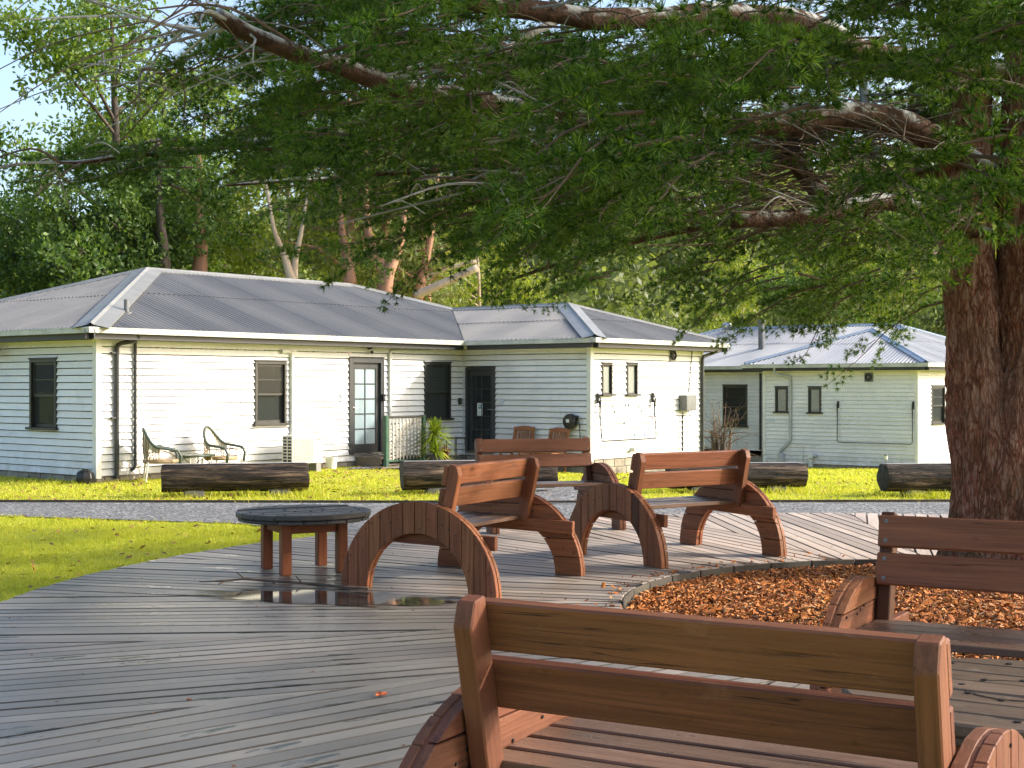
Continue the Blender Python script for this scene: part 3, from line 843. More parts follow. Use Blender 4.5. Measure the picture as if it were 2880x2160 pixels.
# wing corner: along -v from the inner corner
a = (1660 - 1440) / F; ci = H.pt(u1, 0)
tw = (a * ci.y - ci.x) / (-Vx + a * Vy); wv = -round(tw, 3)
u2, _ = H.front(1972, 1290, wv); u2 = round(u2, 3)
D = 8.2
Wfront = wall_frame((0, 0), (1, 0), (0, -1))
Wleft = frame((0, 0, 0), (0, 1, 0), (-1, 0, 0), (0, 0, 1))
Wwingl = frame((u1, 0, 0), (0, -1, 0), (-1, 0, 0), (0, 0, 1))
Wwingf = wall_frame((u1, wv), (1, 0), (0, -1))
def fr(x0, x1, y0, y1, v0=0.0):
    (a, zt), (b, zb) = H.front(x0, y0, v0), H.front(x1, y1, v0); return a, b, zb, zt
def rect_front(x0, x1, ytop, ybot, v0=0.0):
    a, _ = H.front(x0, ytop, v0); b, _ = H.front(x1, ytop, v0); xm = (x0 + x1) / 2
    return a, b, H.front(xm, ybot, v0)[1], H.front(xm, ytop, v0)[1]
def rect_left(hh, x0, x1, ytop, ybot, u0=0.0):
    a, _ = hh.left(x1, ytop, u0); b, _ = hh.left(x0, ytop, u0); xm = (x0 + x1) / 2
    return a, b, hh.left(xm, ybot, u0)[1], hh.left(xm, ytop, u0)[1]
wA = rect_left(H, 88, 163, 1010, 1202)
wB = rect_front(714, 803, 1016, 1190); wC = rect_front(1191, 1265, 1020, 1176)
dA = rect_front(979, 1077, 1006, 1276)
boards(rt, Wleft, D, ZB, ZT, [wA], .07)
boards(rt, Wfront, u1 - .0, ZB, ZT, [wB, dA, wC], .07)
window(rt, Wleft, *wA, 'sash'); window(rt, Wfront, *wB, 'sash'); window(rt, Wfront, *wC, 'blind')
door(rt, Wfront, *dA, .11, -1, 'frosted')
# wing, side facing left: its own door
b0, _ = H.left(1395, 1035, u1); b1, _ = H.left(1312, 1035, u1)
dz0 = H.left(1350, 1272, u1)[1]; dz1 = H.left(1350, 1033, u1)[1]
dB = (-b1, -b0, dz0, dz1)
boards(rt, Wwingl, -wv, ZB, ZT, [dB])
door(rt, Wwingl, *dB, .06, 1, 'pane_glass', 5, 'curtain')
wD = rect_front(1690, 1719, 1022, 1108, wv); wE = rect_front(1760, 1790, 1022, 1108, wv)
offu = lambda r_: (r_[0] - u1, r_[1] - u1, r_[2], r_[3])
wD, wE = offu(wD), offu(wE)
boards(rt, Wwingf, u2 - u1, ZB, ZT, [wD, wE], .07)
window(rt, Wwingf, *wD, 'fixed'); window(rt, Wwingf, *wE, 'fixed')
# walls away from the camera, corner stops, plinth
MB().box(u2 - .02, u2 + .02, wv, D, ZB, ZT).build('wall', MT['white_paint'], rt)
MB().box(.02, u2 - .02, D - .02, D + .02, ZB, ZT).build('wall', MT['white_paint'], rt)
for (x, y) in ((0, 0), (u1, wv), (u2, wv), (0, D)):
    MB().box(x - .044, x + .07 if x < u2 else x + .044, y - .044 if y < D else y - .07, y + .07 if y < D else y + .034, ZB - .03, ZT).build('corner_stop', MT['trim_white'], rt, bevel=.004)
pl = MB().box(.02, u2 - .02, .02, D - .02, -1.0, ZB + .01).box(u1 + .02, u2 - .02, wv + .02, .02, -1.2, ZB + .01)
pl.build('plinth', MT['plinth_stone'], rt)
# plinth stones of the wing end and the front
for (Wm, L, s0) in ((Wfront, u1, 0.0), (Wleft, 6.5, 0.0), (Wwingf, u2 - u1, 0.0), (Wwingl, -wv, 0.0)):
    for row in range(3):
        s = s0 - (.0 if row % 2 else .17)
        while s < L - .05:
            w_ = random.uniform(.3, .42); a_, b_ = max(s, s0 + .004), min(s + w_ - .012, L - .004)
            if b_ - a_ > .05:
                MB().box(a_, b_, -.03, .004 + random.uniform(0, .008), ZB - .012 - (row + 1) * .17 + .008, ZB - .012 - row * .17).build('plinth_block', MT['plinth_stone'], rt, Wm, bevel=.008)
            s += w_
# roof
e0, e1 = -OV, D + OV; hd = (e1 - e0) / 2
er = u2 + OV; wl_ = u1 - OV; wf = wv - OV; hw = (er - wl_) / 2
Lm = er - e0
roof_slope(rt, (e0, e0), (1, 0), (0, 1), GZ, TAN, [(0, 0), (wl_ - e0, 0), (wl_ - e0 + hw, hw), (Lm - hd, hd), (hd, hd)], 'roof_iron')
roof_slope(rt, (e0, e0), (0, 1), (1, 0), GZ, TAN, [(0, 0), (2 * hd, 0), (hd, hd)], 'roof_iron')
roof_slope(rt, (wl_, e0), (0, -1), (1, 0), GZ, TAN, [(0, 0), (e0 - wf, 0), (e0 - wf - hw, hw), (-hw, hw)], 'roof_iron')
roof_slope(rt, (wl_, wf), (1, 0), (0, 1), GZ, TAN, [(0, 0), (2 * hw, 0), (hw, hw)], 'roof_iron')
roof_slope(rt, (er, wf), (0, 1), (-1, 0), GZ, TAN, [(0, 0), (e1 - wf, 0), (e1 - wf - hd, hd), (hw - wf + e0, hw), (hw, hw)], 'roof_iron', True)
roof_slope(rt, (er, e1), (-1, 0), (0, -1), GZ, TAN, [(0, 0), (Lm, 0), (Lm - hd, hd), (hd, hd)], 'roof_iron', True)
def z_(t_): return GZ + t_ * TAN
A0 = (e0 + hd, e0 + hd, z_(hd)); A1 = (er - hd, e0 + hd, z_(hd)); J = (er - hw, e0 + hw, z_(hw)); W0 = (er - hw, wf + hw, z_(hw))
dn = lambda x, y: Vector((x, y, -TAN))
def perp(A, B, d):
    """direction down a slope, made square to the line A-B and kept in the slope"""
    ln = (Vector(B) - Vector(A)).normalized(); d = Vector(d); return d - ln * d.dot(ln)
def hip(A, B, da, db, w, mat): cap(rt_, A, B, perp(A, B, da), perp(A, B, db), w, mat)
rt_ = rt
hip((e0, e0, GZ), A0, dn(-1, 0), dn(0, -1), .30, 'flashing')
hip((wl_, wf, GZ), W0, dn(-1, 0), dn(0, -1), .26, 'flashing')
hip((er, wf, GZ), W0, dn(0, -1), dn(1, 0), .10, 'flashing')
hip(A1, J, dn(0, -1), dn(1, 0), .16, 'flashing')
hip((e0, e1, GZ), A0, dn(-1, 0), dn(0, 1), .16, 'flashing')
cap(rt, A0, A1, dn(0, -1), dn(0, 1), .16, 'flashing', name='ridge_cap')
cap(rt, J, W0, dn(-1, 0), dn(1, 0), .14, 'flashing', name='ridge_cap')
va, vb = Vector((wl_, e0, GZ + .012)), Vector((wl_ + hw, e0 + hw, z_(hw) + .012))
MB().tube([va, vb], .035, 5).build('valley_gutter', MT['pipe_dark'], rt)
gutter_run(rt, (e0 - .1, e0), (wl_, e0), (0, -1), GZ + .01); gutter_run(rt, (e0, e0 - .1), (e0, e1), (-1, 0), GZ + .008)
gutter_run(rt, (wl_, e0 - .1), (wl_, wf - .1), (-1, 0), GZ + .008); gutter_run(rt, (wl_ - .1, wf), (er + .1, wf), (0, -1), GZ + .01)
gutter_run(rt, (er, wf - .1), (er, e1), (1, 0), GZ + .008)
SZ = 2.575
soffit(rt, [(e0 + .03, e0 + .03), (wl_ + .03, e0 + .03), (wl_ + .03, 0), (0, 0), (0, e1), (e0 + .03, e1)], SZ)
soffit(rt, [(wl_ + .03, 0), (wl_ + .03, wf + .03), (er - .03, wf + .03), (er - .03, wv), (u1, wv), (u1, 0)], SZ - .001)
# pipes on the front wall
def fp(x, y, off=.05, v0=0.0):
    u, z = H.front(x, y, v0); return (u, v0 - off, z)
pipe(rt, [fp(352, 936, .40), fp(352, 958, .36), fp(322, 968, .07), fp(322, 1345, .07)], .042, 'pipe_dark')
pipe(rt, [fp(368, 948, .12), fp(375, 962, .06), fp(375, 1315, .06), fp(366, 1323, .02)], .028, 'pipe_dark')
for y in (992, 1175): 
    p = fp(314, y, .05); MB().box(p[0] - .05, p[0] + .08, p[1] - .04, p[1] + .05, p[2] - .015, p[2] + .015).build('bracket', MT['pipe_dark'], rt)
pipe(rt, [fp(787, 989, .05), fp(816, 989, .05), fp(816, 1238, .05)], .045, 'pipe_white', 'duct')
pipe(rt, [fp(1208, 988, .05), fp(1092, 988, .05), fp(1092, 1170, .05)], .038, 'pipe_white', 'duct')
pipe(rt, [fp(1945, 968, .03, wv), fp(1934, 1108, .03, wv)], .012, 'pipe_dark', 'conduit')
pipe(rt, [fp(1917, 1160, .03, wv), fp(1917, 1268, .03, wv)], .02, 'pipe_dark', 'conduit'); pipe(rt, [fp(1909, 1165, .02, wv), fp(1909, 1275, .02, wv)], .014, 'pipe_white', 'conduit')
pipe(rt, [(u2 + .30, wf + .02, 2.56), (u2 + .30, wv - .07, 2.46), (u2 - .05, wv - .07, 2.38), (u2 - .05, wv - .07, .05)], .04, 'pipe_dark')
for z in (.5, 1.2, 1.9): MB().box(u2 - .12, u2 + .02, wv - .07, wv - .02, z, z + .03).build('bracket', MT['pipe_dark'], rt)
p = fp(1772, 1264, .10, wv); MB().tube([(p[0], wv - .0, p[2]), (p[0], wv - .16, p[2])], .055, 12).build('vent_pipe', MT['pipe_white'], rt, smooth=True)
pvent = (e0 + hd - 3.05, e0 + 1.0); zz = z_(1.0)
MB().tube([(pvent[0], pvent[1], zz - .05), (pvent[0], pvent[1], zz + .26)], .045, 10).tube([(pvent[0], pvent[1], zz - .03), (pvent[0], pvent[1], zz + .03)], .10, 10).build('vent_pipe', MT['grey_metal'], rt, smooth=True)

# ---- the farther house
a = (2580 - 1440) / F
R0 = Vector((a * 42, 42, 0)); GZR = -.84
H2 = House('weatherboard_house', R0, GZR); rt2 = H2.root
tag(H2.root, 'farther white weatherboard house with pale iron roof and blue-grey ridge caps, behind the cedar trunk', 'house')
WB = H2.left(2149, 1300)[0]; SB = 3.0; DU = 10.0; VM = 14.0
OV2 = .45; EZ2 = 2.37 - GZR; TAN2 = math.tan(R(20.4)); ZT2 = EZ2 - .16; ZB2 = .04
Wl2 = frame((0, 0, 0), (0, 1, 0), (-1, 0, 0), (0, 0, 1)); Wf2 = wall_frame((0, 0), (1, 0), (0, -1)); Wr2 = frame((SB, 0, 0), (0, 1, 0), (-1, 0, 0), (0, 0, 1))
h1 = rect_left(H2, 2181, 2217, 1088, 1158); h2 = rect_left(H2, 2274, 2311, 1088, 1160); h3 = rect_left(H2, 2034, 2103, 1083, 1198, SB)
def rect_f2(x0, x1, yt, yb):
    a_, _ = H2.front(x0, yt); b_, _ = H2.front(x1, yt); xm = (x0 + x1) / 2
    return a_, b_, H2.front(xm, yb)[1], H2.front(xm, yt)[1]
h4 = rect_f2(2618, 2655, 1085, 1190); h5 = rect_f2(2679, 2716, 1085, 1186)
LAP = .006
boards(rt2, Wl2, WB, ZB2, ZT2, [h1, h2], .07); boards(rt2, Wf2, DU, ZB2, ZT2, [h4, h5], .07); boards(rt2, Wr2, VM, ZB2 + .2, ZT2, [h3], WB)
window(rt2, Wl2, *h1, 'fixed'); window(rt2, Wl2, *h2, 'fixed'); window(rt2, Wr2, *h3, 'open'); window(rt2, Wf2, *h4, 'blind'); window(rt2, Wf2, *h5, 'blind')
for (x, y) in ((0, 0), (0, WB)): MB().box(x - .036, x + .07, (y - .036) if y == 0 else y - .07, y + .07 if y == 0 else y + .036, ZB2 - .02, ZT2).build('corner_stop', MT['trim_white'], rt2, bevel=.004)
MB().box(0, SB, WB - .02, WB + .02, ZB2, ZT2).build('wall', MT['white_paint'], rt2)
MB().box(SB, DU, VM - .02, VM + .02, ZB2, ZT2).build('wall', MT['white_paint'], rt2); MB().box(DU - .02, DU + .02, 0, VM, ZB2, ZT2).build('wall', MT['white_paint'], rt2)
MB().box(.02, SB, .02, WB - .02, -1, ZB2).box(SB + .02, DU - .02, .02, VM - .02, -1, ZB2).build('plinth', MT['plinth_stone'], rt2)
for k in range(5): MB().box(SB - .01, SB + .012, WB + .15 + k * .32, WB + .15 + k * .32 + .30, -.05, ZB2 + .19).build('base_board', MT['grey_timber'], rt2)
e0 = -OV2; hw2 = (WB + 2 * OV2) / 2; es = SB - OV2; hd2 = (DU - SB + 2 * OV2) / 2; ev = VM + OV2
t2 = EZ2
roof_slope(rt2, (e0, e0), (0, 1), (1, 0), t2, TAN2, [(0, 0), (2 * hw2, 0), (hw2, hw2)], 'roof_iron_pale')
LU = DU + OV2 - e0; sr = es - e0 + hd2
roof_slope(rt2, (e0, e0), (1, 0), (0, 1), t2, TAN2, [(0, 0), (LU, 0), (sr, hd2), (es - e0 + hw2, hw2), (hw2, hw2)], 'roof_iron_pale')
roof_slope(rt2, (es, e0), (0, 1), (1, 0), t2, TAN2, [(2 * hw2, 0), (ev - e0, 0), (ev - e0 - hd2, hd2), (hd2, hd2), (hw2, hw2)], 'roof_iron_pale')
roof_slope(rt2, (e0, WB + OV2), (1, 0), (0, -1), t2, TAN2, [(0, 0), (es - e0, 0), (es - e0 + hw2, hw2), (hw2, hw2)], 'roof_iron_pale', True)
roof_slope(rt2, (es, ev), (1, 0), (0, -1), t2, TAN2, [(0, 0), (2 * hd2, 0), (hd2, hd2)], 'roof_iron_pale', True)
roof_slope(rt2, (es + 2 * hd2, e0), (0, 1), (-1, 0), t2, TAN2, [(0, 0), (ev - e0, 0), (ev - e0 - hd2, hd2), (hd2, hd2)], 'roof_iron_pale', True)
zz2 = lambda t_: t2 + t_ * TAN2
dn = lambda x, y: Vector((x, y, -TAN2)); rt_ = rt2
AP = (e0 + hw2, e0 + hw2, zz2(hw2)); JN = (es + hw2, e0 + hw2, zz2(hw2)); RE = (es + hd2, e0 + hd2, zz2(hd2)); RL = (es + hd2, ev - hd2, zz2(hd2))
hip((e0, e0, t2), AP, dn(-1, 0), dn(0, -1), .13, 'flashing_blue'); hip((e0, e0 + 2 * hw2, t2), AP, dn(-1, 0), dn(0, 1), .13, 'flashing_blue')
hip(JN, RE, dn(-1, 0), dn(0, -1), .13, 'flashing_blue'); hip((es + 2 * hd2, e0, t2), RE, dn(1, 0), dn(0, -1), .13, 'flashing_blue'); hip((es, ev, t2), RL, dn(-1, 0), dn(0, 1), .13, 'flashing_blue')
cap(rt2, AP, JN, dn(0, -1), dn(0, 1), .16, 'flashing', name='ridge_cap'); cap(rt2, RE, RL, dn(-1, 0), dn(1, 0), .13, 'flashing_blue', name='ridge_cap')
gutter_run(rt2, (e0, e0 - .1), (e0, WB + OV2 + .1), (-1, 0), t2 + .008, .12, .11, .16); gutter_run(rt2, (e0 - .1, e0), (DU, e0), (0, -1), t2 + .01, .12, .11, .16)
gutter_run(rt2, (es, WB + OV2), (es, ev), (-1, 0), t2 + .008, .12, .11, .16)
soffit(rt2, [(e0 + .03, e0 + .03), (DU, e0 + .03), (DU, 0), (0, 0), (0, WB), (SB, WB), (SB, ev), (es + .03, ev), (es + .03, WB + OV2), (e0 + .03, WB + OV2)], ZT2 - .03)
def lp(x, y, off=.05, u0=0.0):
    v, z = H2.left(x, y, u0); return (u0 - off, v, z)
pipe(rt2, [lp(2196, 1018, .50), lp(2196, 1052, .40), lp(2226, 1060, .08), lp(2226, 1240, .08), lp(2196, 1270, .08), lp(2196, 1300, .08)], .045, 'pipe_grey')
MB().box(-.16, -.02, lp(2208, 1280)[1], lp(2193, 1280)[1], lp(2200, 1300)[2], lp(2200, 1274)[2]).build('gully_box', MT['pipe_grey'], rt2, bevel=.01)
pipe(rt2, [lp(2142, 1050, .10, SB), lp(2142, 1265, .10, SB)], .04, 'pipe_dark')
fl = (es + 1.7, 7.6); fz = zz2(1.7)
MB().tube([(fl[0], fl[1], fz - .05), (fl[0], fl[1], fz + .95)], .11, 12).tube([(fl[0], fl[1], fz + .95), (fl[0], fl[1], fz + 1.05)], .15, 12).build('flue', MT['grey_metal'], rt2, smooth=True)
wb = (es + hd2 - .35, 10.1); wz = zz2(hd2 - .35)
MB().lathe([(.10, 0), (.10, .12), (.17, .18), (.2, .28), (.17, .38), (.06, .43)], 14, T(wb[0], wb[1], wz - .03)).build('whirling_vent', MT['steel'], rt2, smooth=True)
# ================================================================== benches made from cable-drum halves
AR, AI = .69, .45
def arch_strip_v(a, b, flip=False):
    """vertical plank of the half ring between x = a and b, as (length, across) outline"""
    xs_ = list(np.linspace(a, b, 5))
    for r_ in (AI, -AI):
        if a < r_ < b: xs_.append(r_)
    xs_ = sorted(xs_)
    top = [(math.sqrt(max(0, AR * AR - x * x)), x) for x in xs_]
    bot = [(math.sqrt(max(0, AI * AI - x * x)) if abs(x) < AI else 0.0, x) for x in xs_]
    poly = top + bot[::-1]
    out = []
    for p in poly:
        if not out or (abs(p[0] - out[-1][0]) + abs(p[1] - out[-1][1])) > 1e-4: out.append(p)
    if (abs(out[0][0] - out[-1][0]) + abs(out[0][1] - out[-1][1])) < 1e-4: out.pop()
    return out
def arch_strip_h(a, b):
    zs = list(np.linspace(a, b, 5))
    if a >= AI - 1e-6:
        l = [(-math.sqrt(max(1e-6, AR * AR - z * z)), z) for z in zs]
        return [l + [(-x, z) for x, z in l[::-1]]]
    o = [(math.sqrt(AR * AR - z * z), z) for z in zs]; i_ = [(math.sqrt(max(0, AI * AI - z * z)), z) for z in zs]
    right = o + i_[::-1]
    if abs(right[-1][0] - right[0][0]) < 1e-4: pass
    return [right, [(-x, z) for x, z in right][::-1]]

SCREW = MB().lathe([(.010, 0), (.010, .002), (.0055, .0022), (.0055, .0005)], 10).mesh('screw', MT['screw'])
def make_bench(wood_name):
    W_ = MT[wood_name]
    root = empty('drum_bench', (0, 0, 0))
    for sx in (-1, 1):
        # core ring, planks upright outside, planks level inside
        n = 28; vs = []
        for x in (-.006, .006):
            for r_ in (AR - .006, AI + .006):
                vs += [(x, r_ * math.cos(math.pi * i / n), r_ * math.sin(math.pi * i / n) + .002) for i in range(n + 1)]
        m = n + 1; fs = []
        for i in range(n):
            fs += [(i, i + 1, m + i + 1, m + i), (2 * m + i, 3 * m + i, 3 * m + i + 1, 2 * m + i + 1), (i, 2 * m + i, 2 * m + i + 1, i + 1), (m + i, m + i + 1, 3 * m + i + 1, 3 * m + i)]
        ao = MB().add(vs, fs).build('side_arch', W_, root, T(sx * .715, 0, 0))
        ed = [-.69, -.60, -.498, -.392, -.288, -.186, -.084, .018, .122, .226, .328, .43, .53, .625, .69]
        for a, b in zip(ed[:-1], ed[1:]):
            po = arch_strip_v(a + .0025, b - .0025)
            mid = sum(p[1] for p in po) / len(po); ml = sum(p[0] for p in po) / len(po)
            th_ = .034 + random.uniform(-.002, .003)
            me = poly_mesh('plank', [(x - ml, y - mid) for x, y in po], th_, W_, .003)
            # local X up, local Y along the arch, local Z = X x Y
            obj('plank', me, ao, frame((sx * (.006 + th_ / 2), mid, ml), (0, 0, 1), (0, 1, 0), (-1, 0, 0)))
        he = [0, .15, .30, .45, .572, .69]
        for a, b in zip(he[:-1], he[1:]):
            for po in arch_strip_h(a + .0025 if a else a, b - .003):
                ml = sum(p[0] for p in po) / len(po); mid = sum(p[1] for p in po) / len(po)
                th_ = .034 + random.uniform(-.002, .003)
                me = poly_mesh('plank', [(x - ml, y - mid) for x, y in po], th_, W_, .003)
                obj('plank', me, ao, frame((-sx * (.006 + th_ / 2), ml, mid), (0, 1, 0), (0, 0, 1), (1, 0, 0)))
        mb = MB()
        for i in range(26):
            an = math.pi * (i + .5) / 26 + random.uniform(-.03, .03); r_ = random.choice((AI + .04, AR - .04, .57))
            for side in (1, -1):
                M = frame((side * .0405, r_ * math.cos(an), r_ * math.sin(an)), (0, 1, 0), (0, 0, 1), (1, 0, 0)); mb.lathe([(.006, -.003), (.006, .003)], 6, M)
        tag(mb.build('nails', MT['nail'], ao), kind='stuff')
        # rail carrying the seat, running a little past the ring behind
        plank('seat_rail', (sx * .652, -.63, .395), (sx * .652, .50, .425), .045, .105, W_, root)
        # leaning post with a splayed top
        h = .54; ln = R(12.5)
        prof = [(0, -.048), (h - .065, -.05), (h, -.014), (h, .045), (0, .045)]
        me = poly_mesh('post', [(x - h / 2, y) for x, y in prof], .062, W_, .005)
        ax = Vector((0, -math.sin(ln), math.cos(ln))); ay = Vector((0, math.cos(ln), math.sin(ln))); az = ax.cross(ay)
        base = Vector((sx * .637, -.165, .435))
        obj('post', me, root, frame(base + ax * h / 2, ax, ay, az))
    ln = R(12.5); ax = Vector((0, -math.sin(ln), math.cos(ln))); ay = Vector((0, math.cos(ln), math.sin(ln)))
    base = Vector((0, -.165, .435))
    for k, hh in enumerate((.27, .445)):
        c = base + ax * hh + ay * .066
        s_ = plank('back_slat', c + Vector((-.668, 0, 0)), c + Vector((.668, 0, 0)), .042, .148, W_, root, up=ax, bevel=.006)
        for sx in (-1, 1):
            for dz in (-.045, .045): obj('screw', SCREW, s_, frame((sx * .632, .021, dz), (1, 0, 0), (0, 0, -1), (0, 1, 0)))
    for k in range(4):
        y = -.085 + k * .142
        plank('seat_slat', (-.67, y, .465 + .003 * k), (.67, y, .465 + .003 * k), .125, .032, MT['seat_wood'], root, bevel=.005)
    return root
BENCH = [
    # x, y, direction of the length axis, facing flips, label, wood
    (.57, 3.84, math.atan2(-.62, 1.1), 'brown timber bench nearest the camera at lower right, seen from behind', 'bench_wood_dull'),
    (-.36, 11.08, math.atan2(1.26, .68), 'red-brown bench beside the puddle, its near half-wheel end facing the camera', 'bench_wood'),
    (1.50, 12.80, math.atan2(.57, .82), 'red-brown bench seen from behind at the far edge of the mulch bed', 'bench_wood'),
    (2.21, 6.0, math.atan2(-.483, .876) + math.pi, 'timber bench with screwed slats facing the camera in front of the tree trunk', 'bench_wood'),
    (.31, 15.42, math.atan2(.30, .95) + math.pi, 'duller brown bench farthest back, facing the camera in front of the wing', 'bench_wood_dull'),
]
protos = {}
for x, y, ang, lab, wd_ in BENCH:
    if wd_ not in protos:
        b_ = protos[wd_] = make_bench(wd_)
    else: b_ = copy_tree(protos[wd_])
    b_.location = (x, y, DZ + .002); b_.rotation_euler = (0, 0, ang)
    tag(b_, lab, 'bench', 'benches with half-wheel ends on the deck')

# ================================================================== round tables from drum ends
def round_table(x, y, rot, rad, ztop, top_mat, lab):
    root = empty('round_table', (x, y, DZ + .002), rot)
    n = 7; w_ = 2 * rad / n
    for i in range(n):
        a, b = -rad + i * w_ + .003, -rad + (i + 1) * w_ - .003
        ys_ = np.linspace(a, b, 7)
        rt_k = [(math.sqrt(max(0, rad * rad - t_ * t_)), t_) for t_ in ys_]
        po = rt_k + [(-p, t_) for p, t_ in rt_k[::-1]]
        out = [p for k, p in enumerate(po) if (Vector(p) - Vector(po[k - 1])).length > 1e-3]
        mid = (a + b) / 2
        obj('top_plank', poly_mesh('top_plank', [(p, q - mid) for p, q in out], .045, MT[top_mat], .008), root, T(0, mid, ztop - .0225 + random.uniform(-.003, .003)))
    for i in range(6):
        a, b = -rad * .97 + i * rad * .97 / 3 + .003, -rad * .97 + (i + 1) * rad * .97 / 3 - .003
        ys_ = np.linspace(a, b, 7); rk = rad * .975
        rt_k = [(math.sqrt(max(0, rk * rk - t_ * t_)), t_) for t_ in ys_]
        po = rt_k + [(-p, t_) for p, t_ in rt_k[::-1]]
        out = [p for k, p in enumerate(po) if (Vector(p) - Vector(po[k - 1])).length > 1e-3]
        mid = (a + b) / 2
        obj('under_plank', poly_mesh('under_plank', [(p, q - mid) for p, q in out], .03, MT[top_mat], .006), root, T(0, 0, ztop - .063) @ Matrix.Rotation(math.pi / 2, 4, 'Z') @ T(0, mid, 0))
    mb = MB()
    for r_, k in ((rad * .30, 8), (rad * .82, 14)):
        for i in range(k): mb.lathe([(.013, 0), (.013, .004)], 8, T(r_ * math.cos(6.283 * i / k), r_ * math.sin(6.283 * i / k), ztop))
    tag(mb.build('bolt_heads', MT['nail'], root), kind='stuff')
    mb = MB(); k = 26
    for i in range(k):     # old steel ring and hole marks left by the drum hub
        a0, a1 = 6.283 * i / k, 6.283 * (i + .96) / k
        mb.add([(.16 * math.cos(a0), .16 * math.sin(a0), ztop + .001), (.175 * math.cos(a0), .175 * math.sin(a0), ztop + .001), (.175 * math.cos(a1), .175 * math.sin(a1), ztop + .001), (.16 * math.cos(a1), .16 * math.sin(a1), ztop + .001)], [(0, 1, 2, 3)])
    tag(mb.build('hub_ring', MT['nail'], root), kind='stuff')
    q = rad * .60
    for sx, sy in ((-1, -1), (1, -1), (1, 1), (-1, 1)):
        plank('leg', (sx * q * .72, sy * q * .72, 0), (sx * q * .72, sy * q * .72, ztop - .08), .085, .085, MT['leg_wood'], root, bevel=.006)
    d_ = q * .72
    for s_ in (-1, 1):
        plank('apron', (-d_ + .045, s_ * d_, ztop - .125), (d_ - .045, s_ * d_, ztop - .125), .035, .09, MT['leg_wood'], root)
        plank('apron', (s_ * d_, -d_ + .045, ztop - .125), (s_ * d_, d_ - .045, ztop - .125), .035, .09, MT['leg_wood'], root)
    return tag(root, lab, 'table', 'round tables on the deck')
round_table(-1.76, 11.72, R(28), .565, .51, 'table_black', 'round black-topped table with square red-brown legs behind the puddle')
round_table(1.80, 4.98, R(-31), .60, .47, 'table_brown', 'round brown plank table between the two foreground benches at the right edge')

# ================================================================== puddle, stick, leaves on the deck
pc = gp(925, 1683, DZ); M_ = 46; vs = [(0, 0, 0)]
for i in range(M_):
    a = 2 * math.pi * i / M_
    k = .72 + .34 * noise.noise(Vector((math.cos(a) * 1.9, math.sin(a) * 1.9, 3.3))) + .16 * noise.noise(Vector((math.cos(a) * 5, math.sin(a) * 5, 1.3)))
    vs.append((1.9 * math.cos(a), .68 * math.sin(a), 0))
pu = MB().add(vs, [(0, 1 + i, 1 + (i + 1) % M_) for i in range(M_)]).build('puddle', MT['puddle_water'])
pu.location = (pc.x, pc.y, DZ + .006); pu.rotation_euler = (0, 0, R(-14))
tag(pu, 'puddle of rainwater on the planks in front of the black-topped table', 'puddle', kind='structure')
pts = [gp(560, 1636, DZ + .03), gp(640, 1633, DZ + .03), gp(690, 1628, DZ + .05), gp(760, 1634, DZ + .035), gp(850, 1640, DZ + .02), gp(940, 1648, DZ + .02), gp(1036, 1655, DZ + .03)]
mb = MB().tube(pts, [.004, .008, .009, .010, .010, .011, .012], 7)
mb.tube([pts[1], pts[1] + Vector((-.05, -.10, -.012))], [.008, .004], 5).tube([pts[2], pts[2] + Vector((-.08, .03, .05))], [.008, .004], 5).tube([pts[3], pts[3] + Vector((.06, -.09, -.012))], [.008, .004], 5).tube([pts[4], pts[4] + Vector((-.06, .05, .05))], [.008, .004], 5)
tag(mb.build('fallen_branch', MT['twig_bark'], smooth='all'), 'thin knobbly fallen stick lying on the deck by the puddle', 'stick')
def leaf_mesh(sz, mat):
    vs = [(0, 0, .002)]; fs = []
    for i in range(11):
        a = 2 * math.pi * i / 11; r_ = sz * (1.0 if i % 2 else .5); vs.append((r_ * math.cos(a), r_ * .8 * math.sin(a), .004 + .012 * abs(math.sin(a * 1.5))))
    fs = [(0, 1 + i, 1 + (i + 1) % 11) for i in range(11)]
    return MB().add(vs, fs).mesh('leaf', mat)
for (x, y, z, sz, lab, tilt) in ((1070, 1957, DZ + .004, .05, 'curled orange maple leaf on the wet planks left of the nearest bench', .1), (92, 1606, .03, .06, 'upright orange leaf in the grass at the left edge', 1.2),
                                 (532, 1973, DZ + .004, .022, 'tiny brown leaf on the wet foreground planks', .1)):
    p = gp(x, y, z); o = obj('fallen_leaf', leaf_mesh(sz, MT['orange_leaf'] if sz > .03 else MT['fallen_leaf'])); o.location = p; o.rotation_euler = (tilt, .1, random.uniform(0, 6))
    if tilt > 1: o.location.z = .05
    tag(o, lab, 'leaf')
def litter(name, pts, smin, smax, mat, lab, cat):
    m = len(pts); P = np.array(pts); a = rng.uniform(0, 6.28, m); s = rng.uniform(smin, smax, m)
    d1 = np.stack([np.cos(a), np.sin(a), rng.normal(0, .25, m)], 1) * s[:, None]; d2 = np.stack([-np.sin(a), np.cos(a), rng.normal(0, .25, m)], 1) * (s * .5)[:, None]
    vv = np.stack([P - d1, P - d2 * .9, P + d1, P + d2], 1).reshape(-1, 3); f = np.arange(4 * m).reshape(-1, 4)
    tag(obj(name, np_mesh(name, vv, f, mat)), lab, cat, kind='stuff')
pts = []
while len(pts) < 3200:
    x, y = random.uniform(-9, 12), random.uniform(20.3, 30)
    if random.random() < (1.0 if x < 0 else .35): pts.append((x, y, zg(x, y) + .03))
while len(pts) < 3480:
    x, y = random.uniform(-7, -1), random.uniform(10.8, 18)
    if not in_deck(x, y, .1) and not in_poly(x, y, ROAD): pts.append((x, y, .035))
litter('fallen_leaves', pts, .018, .055, MT['fallen_leaf'], 'brown fallen leaves scattered over the lawns', 'leaves')
pts = []
